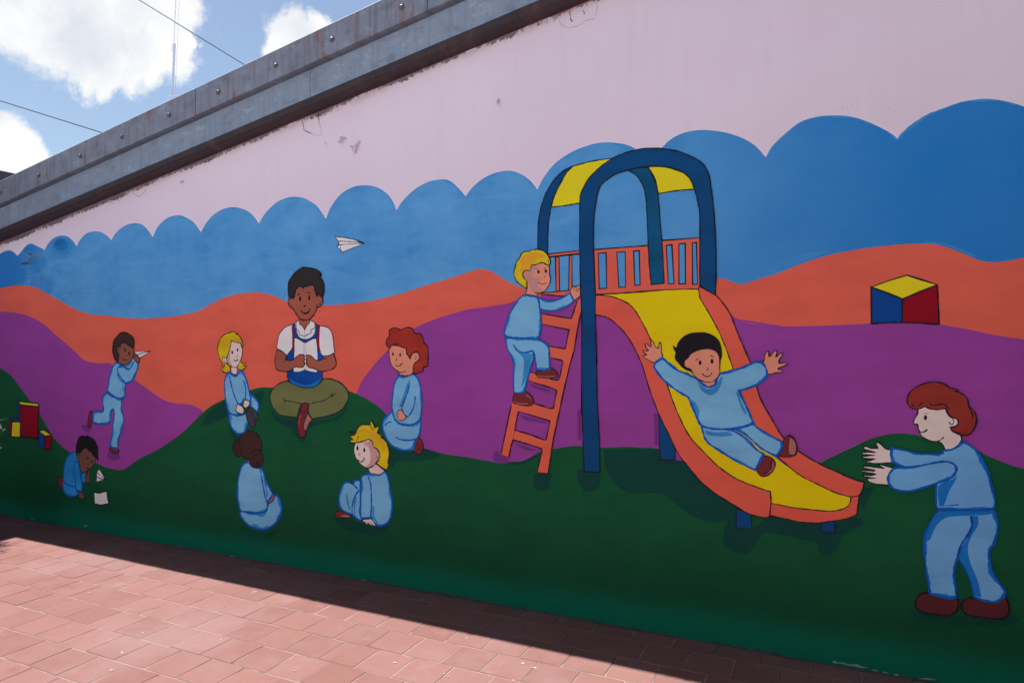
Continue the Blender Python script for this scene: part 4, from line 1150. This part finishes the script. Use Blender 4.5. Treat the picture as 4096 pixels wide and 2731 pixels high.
class Layers:
    """Flat coats of paint, each a hair's breadth in front of the one before."""

    def __init__(self):
        self.v, self.f, self.mi, self.m = [], [], [], []

    def mat(self, key):
        m = paint(key)
        if m not in self.m:
            self.m.append(m)
        return self.m.index(m)

    def fill(self, path, key, y):
        b = len(self.v)
        self.v += [(p.x, -y, p.y) for p in path]
        k = self.mat(key)
        for tri in tessellate_polygon([[Vector((p.x, p.y, 0)) for p in path]]):
            a = [path[i] for i in tri]
            if (a[1] - a[0]).cross(a[2] - a[0]) < 0:
                tri = (tri[0], tri[2], tri[1])
            self.f.append(tuple(b + i for i in tri))
            self.mi.append(k)

    def ribbon(self, path, key, w, y, closed, inner=None, rg=None):
        n = len(path)
        k = self.mat(key)
        b = len(self.v)
        area = sum(path[i - 1].cross(path[i]) for i in range(n))
        sgn = 1 if area > 0 else -1
        ph = [rg.uniform(0, 6.28) for _ in range(4)]
        L = 0
        rows = []
        for i, p in enumerate(path):
            a = path[i - 1] if (closed or i > 0) else p
            c = path[(i + 1) % n] if (closed or i < n - 1) else p
            d1 = (p - a).normalized() if (p - a).length > 0 else (c - p).normalized()
            d2 = (c - p).normalized() if (c - p).length > 0 else d1
            t = (d1 + d2)
            t = t.normalized() if t.length > 0.15 else d2
            nrm = Vector((-t.y, t.x))
            mit = min(1.5, 1 / max(0.4, nrm.dot(Vector((-d2.y, d2.x)))))
            L += (p - a).length
            if inner:
                v = 0.5 + 0.35 * math.sin(L * 19 + ph[0]) + 0.3 * math.sin(L * 47 + ph[1]) + 0.12 * math.sin(L * 170 + ph[3])
                d = max(0.02, min(1.25, v)) * w
                rows.append((p, p + nrm * sgn * d, y, y - 0.00001))
            else:
                ww = w * 0.5 * mit * (1 + 0.2 * math.sin(L * 70 + ph[0]) + 0.2 * math.sin(L * 173 + ph[1]) + 0.1 * math.sin(L * 23 + ph[2]))
                if not closed:
                    e = min(i, n - 1 - i)
                    if e == 0:
                        ww *= 0.55
                rows.append((p + nrm * ww, p - nrm * ww, y, y))
        for (p, q, y1, y2) in rows:
            self.v += [(p.x, -y1, p.y), (q.x, -y2, q.y)]
        for i in range(n if closed else n - 1):
            j = (i + 1) % n
            q = (b + 2 * i, b + 2 * i + 1, b + 2 * j + 1, b + 2 * j)
            P = [Vector((self.v[s][0], self.v[s][2])) for s in q]
            if (P[1] - P[0]).cross(P[2] - P[0]) + (P[2] - P[0]).cross(P[3] - P[0]) < 0:
                q = q[::-1]
            self.f.append(q)
            self.mi.append(k)

    def build(self, name, parent):
        return link(name, mesh_from(name, self.v, self.f, self.m, self.mi), parent)


def build_mural():
    rg = random.Random(11)
    fig = None
    y = 0
    L, pname = None, None
    parts = []

    def flush():
        if L and L.f:
            if pname == '-':
                o = L.build(fig[0], wall)
                o['label'] = fig[2]
            else:
                if not fig[3]:
                    fig[3].append(None)
                L.build(pname, fig[4])

    for line in MURAL.split('\n'):
        c = line[0]
        if c == 'F':
            flush()
            L = None
            head, label = line[2:].split('|')
            name, lift = head.split()
            y = float(lift) / 1000
            fig = [name, y, label, [], None]
        elif c == 'P':
            flush()
            L = Layers()
            pname = line[2:].strip()
            if pname != '-' and fig[4] is None:
                fig[4] = empty(fig[0], (0, 0, 0))
                fig[4].parent = wall
                fig[4]['label'] = fig[2]
        elif c == 'f':
            t = line.split()
            path = smooth_path(parse_pts(t[4:]), True)
            y += 0.00005
            L.fill(path, t[1], y)
            if t[3] != '-':
                k, w = t[3].split(',')
                y += 0.00003
                L.ribbon(path, k, float(w) / 1000, y, True, True, rg)
            if t[2] != '-':
                k, w = t[2].split(',')
                y += 0.00003
                L.ribbon(path, k, float(w) / 1000, y, True, None, rg)
        elif c == 's':
            t = line.split()
            y += 0.00003
            L.ribbon(smooth_path(parse_pts(t[3:]), False), t[1], float(t[2]) / 1000, y, False, None, rg)
    flush()


build_mural()

# rough mortar fillet where the wall meets the paving, painted over in places
b_ = bmesh.new()
rg = random.Random(31)
prev = None
n_ = 420
h0 = w0 = 0.01
for i in range(n_ + 1):
    u = -7.3 + (8.4) * i / n_
    h0 += rg.uniform(-0.004, 0.004) + (0.010 - h0) * 0.25
    w0 += rg.uniform(-0.005, 0.005) + (0.011 - w0) * 0.25
    row = [b_.verts.new(p) for p in ((u, -0.0005, max(0.002, h0)), (u + rg.uniform(-.004, .004), -max(0.002, w0) * .55, max(0.002, h0) * .45), (u, -max(0.003, w0), 0.0012))]
    if prev:
        for k in range(2):
            b_.faces.new((prev[k], row[k], row[k + 1], prev[k + 1]))
    prev = row
bm_obj('mortar_fillet', b_, M_FILLET, wall)

# dried paint drips on the tiles
def spot(x, y, r, seed):
    rg2 = random.Random(seed)
    b2_ = bmesh.new()
    a0 = rg2.uniform(0, 6.28); st_ = rg2.uniform(1.0, 2.4)
    vs = []
    for k in range(11):
        t = 2 * math.pi * k / 11
        rr = r * rg2.uniform(0.4, 0.95)
        p = Vector((math.cos(t) * rr * st_, math.sin(t) * rr, 0))
        p.rotate(Matrix.Rotation(a0, 3, 'Z'))
        vs.append(b2_.verts.new((x + p.x, y + p.y, 0.0022)))
    b2_.faces.new(vs)
    bm_obj('paint_drip', b2_, M_DRIP, paving)


for k, (x, y, r) in enumerate([(-3.3416, 2.3583, 0.0076), (-3.3854, 3.2991, 0.0095), (-3.3822, 3.2772, 0.0048), (-3.2127, 2.2092, 0.0086), (-5.2835, 3.225, 0.0057), (-4.34, 2.8372, 0.0048), (-3.0038, 2.6904, 0.0048), (-2.3891, 2.5866, 0.0076), (-3.9671, 3.3555, 0.0048), (-3.8328, 3.1042, 0.0038), (-3.4662, 2.5688, 0.0067), (-1.9936, 2.867, 0.0086), (-1.3786, 2.9567, 0.0057), (-1.7099, 2.8713, 0.0057), (-1.911, 2.9236, 0.0038), (-1.1242, 3.269, 0.0048), (-1.4072, 3.1329, 0.0105), (-1.3345, 3.1147, 0.0086), (-1.6774, 2.8586, 0.0048), (-1.8075, 3.2716, 0.0076), (-2.6501, 3.393, 0.0038), (-1.0076, 3.7271, 0.0048)]):
    spot(x, y, r, k)

# small iron fittings left in the wall (parts of it)


def fitting(name, segs, mat, r=0.006):
    b_ = bmesh.new()
    for a, c in segs:
        tube_into(b_, [a, c], r, 6)
    return bm_obj(name, b_, mat, wall)


fitting('bracket', [((-2.955, -0.002, 2.905), (-2.935, -0.03, 2.945)), ((-2.935, -0.03, 2.945), (-2.915, -0.004, 2.985)), ((-2.99, -0.002, 2.96), (-2.955, -0.02, 2.925))], M_BRACKET, 0.009)
fitting('nail', [((-3.04, 0.0, 3.02), (-3.05, -0.05, 3.01))], M_BRACKET, 0.012)
fitting('nail', [((-3.06, 0.0, 3.00), (-3.075, -0.035, 2.99))], M_BRACKET, 0.010)
fitting('nail', [((-1.86, 0.0, 3.11), (-1.86, -0.03, 3.075))], M_BRACKET, 0.008)
fitting('nail', [((-4.63, 0.0, 2.885), (-4.635, -0.03, 2.87))], M_BRACKET, 0.010)
fitting('hook', [((-6.62, 0.0, 2.33), (-6.60, -0.05, 2.36)), ((-6.60, -0.05, 2.36), (-6.50, -0.06, 2.395)), ((-6.50, -0.06, 2.395), (-6.43, -0.02, 2.40))], M_HOOK, 0.005)
fitting('nail', [((-6.66, 0.0, 2.34), (-6.67, -0.05, 2.33))], M_NAIL, 0.007)
fitting('nail', [((-6.56, 0.0, 2.40), (-6.58, -0.04, 2.42))], M_NAIL, 0.006)

# ------------------------------------------------------------------ roof edge: channel, galvanised band, flashing
verge = tag(empty('roof_edge', (0, PW, 0)), 'weathered metal roof edge with bolted flashing along the top of the pink wall', 'roof edge')
ZC = 3.823


def rake_prism(name, profile, ua, ub, mat, parent):
    """profile: (offset towards the viewer, height above the rake line), closed outline."""
    n = len(profile)
    b_ = bmesh.new()
    steps = max(2, int((ub - ua) / 0.35))
    rg = random.Random(hash((round(ua * 10), round(ub * 10))) & 0xffff)
    rings = []
    for s in range(steps + 1):
        u = ua + (ub - ua) * s / steps
        w = rg.uniform(-0.0018, 0.0018)
        rings.append([b_.verts.new((u, -o + (w if o > 0.02 else 0), ZC + RAKE * u + h + (w if o > 0.02 else 0))) for o, h in profile])
    for a, c in zip(rings, rings[1:]):
        for k in range(n):
            b_.faces.new((a[k], a[(k + 1) % n], c[(k + 1) % n], c[k]))
    b_.faces.new(rings[0])
    b_.faces.new(rings[-1][::-1])
    return bm_obj(name, b_, mat, parent)


chan = [(-0.01, -0.004), (0.040, 0.006), (0.085, 0.012), (0.092, 0.020), (0.092, 0.060), (0.086, 0.072), (0.060, 0.076), (-0.01, 0.076)]
for ua, ub in ((-7.30, -3.32), (-3.318, 3.0)):
    rake_prism('steel_channel', chan, ua, ub, M_CHANNEL, verge)
galv = [(0.0, 0.077), (0.068, 0.077), (0.066, 0.276), (0.0, 0.276)]
gs = [-7.30, -5.395, -3.285, -1.18, 0.92, 3.0]
for a, b_ in zip(gs, gs[1:]):
    rake_prism('steel_band', galv, a, b_ - 0.003, M_GALV, verge)
flash = [(0.0, 0.300), (0.098, 0.291), (0.106, 0.294), (0.106, 0.498), (0.100, 0.504), (-0.12, 0.515), (-0.12, 0.508), (0.0, 0.49)]
fs_ = [-7.30, -6.33, -4.37, -2.305, -0.25, 1.8, 3.0]
sheets = []
for a, b_ in zip(fs_, fs_[1:]):
    sheets.append((a, b_, rake_prism('flashing', flash, a, b_ - 0.004, M_FLASH, verge)))


def bolt_mesh():
    b_ = bmesh.new()
    prof = [(0.022, 0.0), (0.022, 0.003), (0.015, 0.005), (0.014, 0.010), (0.010, 0.014), (0.004, 0.016)]
    rings = []
    for r, h in prof:
        rings.append([b_.verts.new((r * math.cos(k * math.pi / 6), -h, r * math.sin(k * math.pi / 6))) for k in range(12)])
    for a, c in zip(rings, rings[1:]):
        for k in range(12):
            b_.faces.new((a[k], a[(k + 1) % 12], c[(k + 1) % 12], c[k]))
    b_.faces.new(rings[-1])
    bmesh.ops.recalc_face_normals(b_, faces=b_.faces)
    me = bpy.data.meshes.new('bolt')
    b_.to_mesh(me)
    b_.free()
    me.materials.append(M_BOLT)
    return me


BM = bolt_mesh()
for u in (-6.88, -6.335 + 0.02, -5.74, -5.21, -4.66, -4.13, -3.565, -3.065, -2.50, -1.95, -1.4, -0.85, -0.3, 0.25, 0.8, 1.35, 1.95, 2.5):
    host = next((s for s in sheets if s[0] <= u < s[1]), sheets[-1])
    link('bolt', BM, host[2], (u, -0.1062, ZC + RAKE * u + 0.388))

# the roof and the rest of the building behind the wall
rb = bmesh.new()
prof = [(-7.30, ZC + RAKE * -7.30 + 0.26), (3.0, ZC + RAKE * 3.0 + 0.26)]
va = [rb.verts.new((x, PW + 0.02, z)) for x, z in prof] + [rb.verts.new((x, PW + 7.0, z)) for x, z in prof[::-1]]
vb = [rb.verts.new((v.co.x, v.co.y, v.co.z - 0.12)) for v in va]
rb.faces.new(va)
rb.faces.new(vb[::-1])
for i in range(4):
    rb.faces.new((va[i], vb[i], vb[(i + 1) % 4], va[(i + 1) % 4]))
tag(bm_obj('roof', rb, M_GALV), 'sloping metal roof hidden behind the bolted roof edge', 'roof')

# ------------------------------------------------------------------ neighbouring wing on the left
wing = tag(empty('neighbouring_building', (-7.36, 0, 0)), 'dark roofed building whose eave peeks out at the far left end', 'building')
b_ = bmesh.new()
add_box(b_, (-5.0, -5.0, 0.0), (0.0, 9.0, 3.14))
bm_obj('facade', b_, M_WINGWALL, wing)
b_ = bmesh.new()
for k in range(24):
    y0 = -5.2 + k * 0.6
    add_box(b_, (-5.2, y0, 3.15 + 0.004 * (k % 2)), (0.11, y0 + 0.585, 3.27 + 0.004 * (k % 2)))
bm_obj('eave', b_, M_ROOF, wing)
for k in range(2):
    b_ = bmesh.new()
    add_box(b_, (-0.02, -2.4 + k * 2.6, 0.0 if k else 1.0), (0.03, -1.4 + k * 2.6, 2.2))
    bm_obj('door' if k else 'window', b_, M_ROOF, wing)


# unseen wing added right of the frame to darken that end of the mural
blocker = tag(empty('added_wing', (1.15, 0, 0)), 'unseen brown wing added to dim the right end of the mural', 'building')
b_ = bmesh.new()
add_box(b_, (0.0, -5.2, 0.0), (5.0, PW - 0.002, 5.2))
bm_obj('facade', b_, M_BLOCKER, blocker)
b_ = bmesh.new()
add_box(b_, (-0.14, -5.5, 5.203), (5.2, PW + 0.6, 5.32))
bm_obj('eave', b_, M_ROOF, blocker)
for k in range(2):
    b_ = bmesh.new()
    y0 = -2.4 + k * 2.7
    add_box(b_, (-0.05, y0, 1.0), (0.02, y0 + 1.3, 1.06))
    add_box(b_, (-0.05, y0, 2.2), (0.02, y0 + 1.3, 2.26))
    add_box(b_, (-0.05, y0, 1.063), (0.02, y0 + 0.06, 2.197))
    add_box(b_, (-0.05, y0 + 1.24, 1.063), (0.02, y0 + 1.3, 2.197))
    fr = tag(bm_obj('window', b_, M_ROOF, blocker), kind=None)
    b_ = bmesh.new()
    add_box(b_, (-0.012, y0 + 0.062, 1.062), (0.0, y0 + 1.238, 2.198))
    bm_obj('pane', b_, M_GLASS, fr)


def make_cable(a, b2, sag, label, r=0.0055):
    a, b2 = Vector(a), Vector(b2)
    pts = []
    for i in range(25):
        t = i / 24
        p = a.lerp(b2, t)
        p.z -= sag * 4 * t * (1 - t)
        pts.append(p)
    bb = bmesh.new()
    tube_into(bb, pts, r, 5)
    tag(bm_obj('overhead_cable', bb, M_CABLE), label, 'cable', 'cables crossing the sky behind the roof edge')


def ray_pt(d, t):
    return (d[0] * t, d[1] * t, 1.6 + d[2] * t)


a, b2 = Vector(ray_pt((-1.1027, .586, .3565), 8.2)), Vector(ray_pt((-.9683, .6492, .31), 7.4))
make_cable(a + (a - b2) * 2.0, b2 + (b2 - a) * 1.2, 0.0, 'lower black cable dipping behind the roof edge at the far left')
a, b2 = Vector(ray_pt((-.9184, .6716, .5043), 9.0)), Vector(ray_pt((-.7801, .7369, .4102), 8.0))
make_cable(a + (a - b2) * 1.5, b2 + (b2 - a) * 0.8, 0.0, 'upper black cable slanting past the radio mast')

# ------------------------------------------------------------------ guyed radio mast far behind
T = 90.0
base_d, top_d = (-.8736, .6933, .3607), (-.8677, .6954, .5043)
mb, mt = Vector(ray_pt(base_d, T)), Vector(ray_pt(top_d, T))
axis = (mt - mb).normalized()
foot = mb - axis * (mb.z / axis.z)
mast = tag(empty('radio_mast', foot), 'thin guyed lattice radio mast rising above the roof edge', 'radio mast')
HM = 62.0
side = axis.cross(Vector((0, 1, 0))).normalized()
fwd = axis.cross(side)
legs = []
for k in range(3):
    an = k * 2.094
    legs.append((side * math.cos(an) + fwd * math.sin(an)) * 0.28)
for k in range(3):
    bb = bmesh.new()
    tube_into(bb, [legs[k], legs[k] + axis * HM], 0.022, 5)
    bm_obj('leg', bb, M_MAST, mast)
bb = bmesh.new()
h = 0.0
i = 0
while h < HM - 1:
    for k in range(3):
        p, q = legs[k] + axis * h, legs[(k + 1) % 3] + axis * (h + 0.75)
        tube_into(bb, [p, q], 0.010, 3)
        if i % 2 == 0:
            tube_into(bb, [legs[k] + axis * h, legs[(k + 1) % 3] + axis * h], 0.010, 3)
    h += 0.75
    i += 1
tag(bm_obj('bracing', bb, M_MAST, mast), kind='stuff')
hz = mb.z
bb = bmesh.new()
tube_into(bb, [axis * (hz - 4) + legs[0] * .2, axis * (hz + 7.2) + legs[0] * .2], 0.12, 8)
bm_obj('feeder', bb, M_MAST, mast)
bb = bmesh.new()
tube_into(bb, [axis * (hz + 0.4) - side * 0.75, axis * (hz + 0.4) + side * 0.75], 0.06, 5)
bm_obj('antenna', bb, M_MAST, mast)
bb = bmesh.new()
tube_into(bb, [axis * (hz + 7.1) - side * 0.1, axis * (hz + 7.1) + side * 0.5, axis * (hz + 6.2) + side * 0.5], 0.06, 5)
bm_obj('antenna', bb, M_MAST, mast)
for sgn, top, reach in ((1, hz + 6.2, 26), (-1, hz + 6.2, 26), (1, hz + 12, 30), (-1, hz + 10, 24), (1, hz + 20, 34), (-1, hz + 20, 34)):
    bb = bmesh.new()
    tube_into(bb, [axis * top, side * (sgn * reach)], 0.008, 3)
    bm_obj('guy_wire', bb, M_MAST, mast)

# ------------------------------------------------------------------ shrub just outside the left edge
shrub = tag(empty('potted_shrub', (-6.30, 3.12, 0)), 'thin leaved potted shrub at the far left whose twig tips reach into view', 'shrub')
b_ = bmesh.new()
tube_into(b_, [(0, 0, 0), (0, 0, 0.02), (0, 0, 0.22), (0, 0, 0.26)], [0.10, 0.11, 0.15, 0.16], 14)
bm_obj('pot', b_, M_CLAY, shrub)
st, lf = bmesh.new(), bmesh.new()
rg = random.Random(5)
for k in range(44):
    an = rg.uniform(0, 6.28)
    reach = rg.uniform(0.06, 0.24)
    top = rg.uniform(0.55, 1.0)
    pts = [Vector((math.cos(an) * reach * t ** 1.4, math.sin(an) * reach * t ** 1.4, 0.24 + (top - 0.24) * t)) for t in (0, .3, .6, .85, 1)]
    tube_into(st, pts, [.006, .005, .004, .003, .0015], 4)
    for q in range(16):
        t = rg.uniform(0.3, 1)
        i = min(3, int(t * 4))
        p = pts[i].lerp(pts[i + 1], t * 4 - i)
        d = Vector((rg.gauss(0, 1), rg.gauss(0, 1), rg.uniform(0.1, 1.2))).normalized()
        l = rg.uniform(0.05, 0.11)
        s_ = d.cross(Vector((0, 0, 1))).normalized() * rg.uniform(0.003, 0.006)
        vs = [lf.verts.new(p), lf.verts.new(p + d * l * .5 + s_), lf.verts.new(p + d * l), lf.verts.new(p + d * l * .5 - s_)]
        lf.faces.new(vs)
bm_obj('stem', st, M_TWIG, shrub)
tag(bm_obj('leaf', lf, M_LEAF, shrub), kind='stuff')
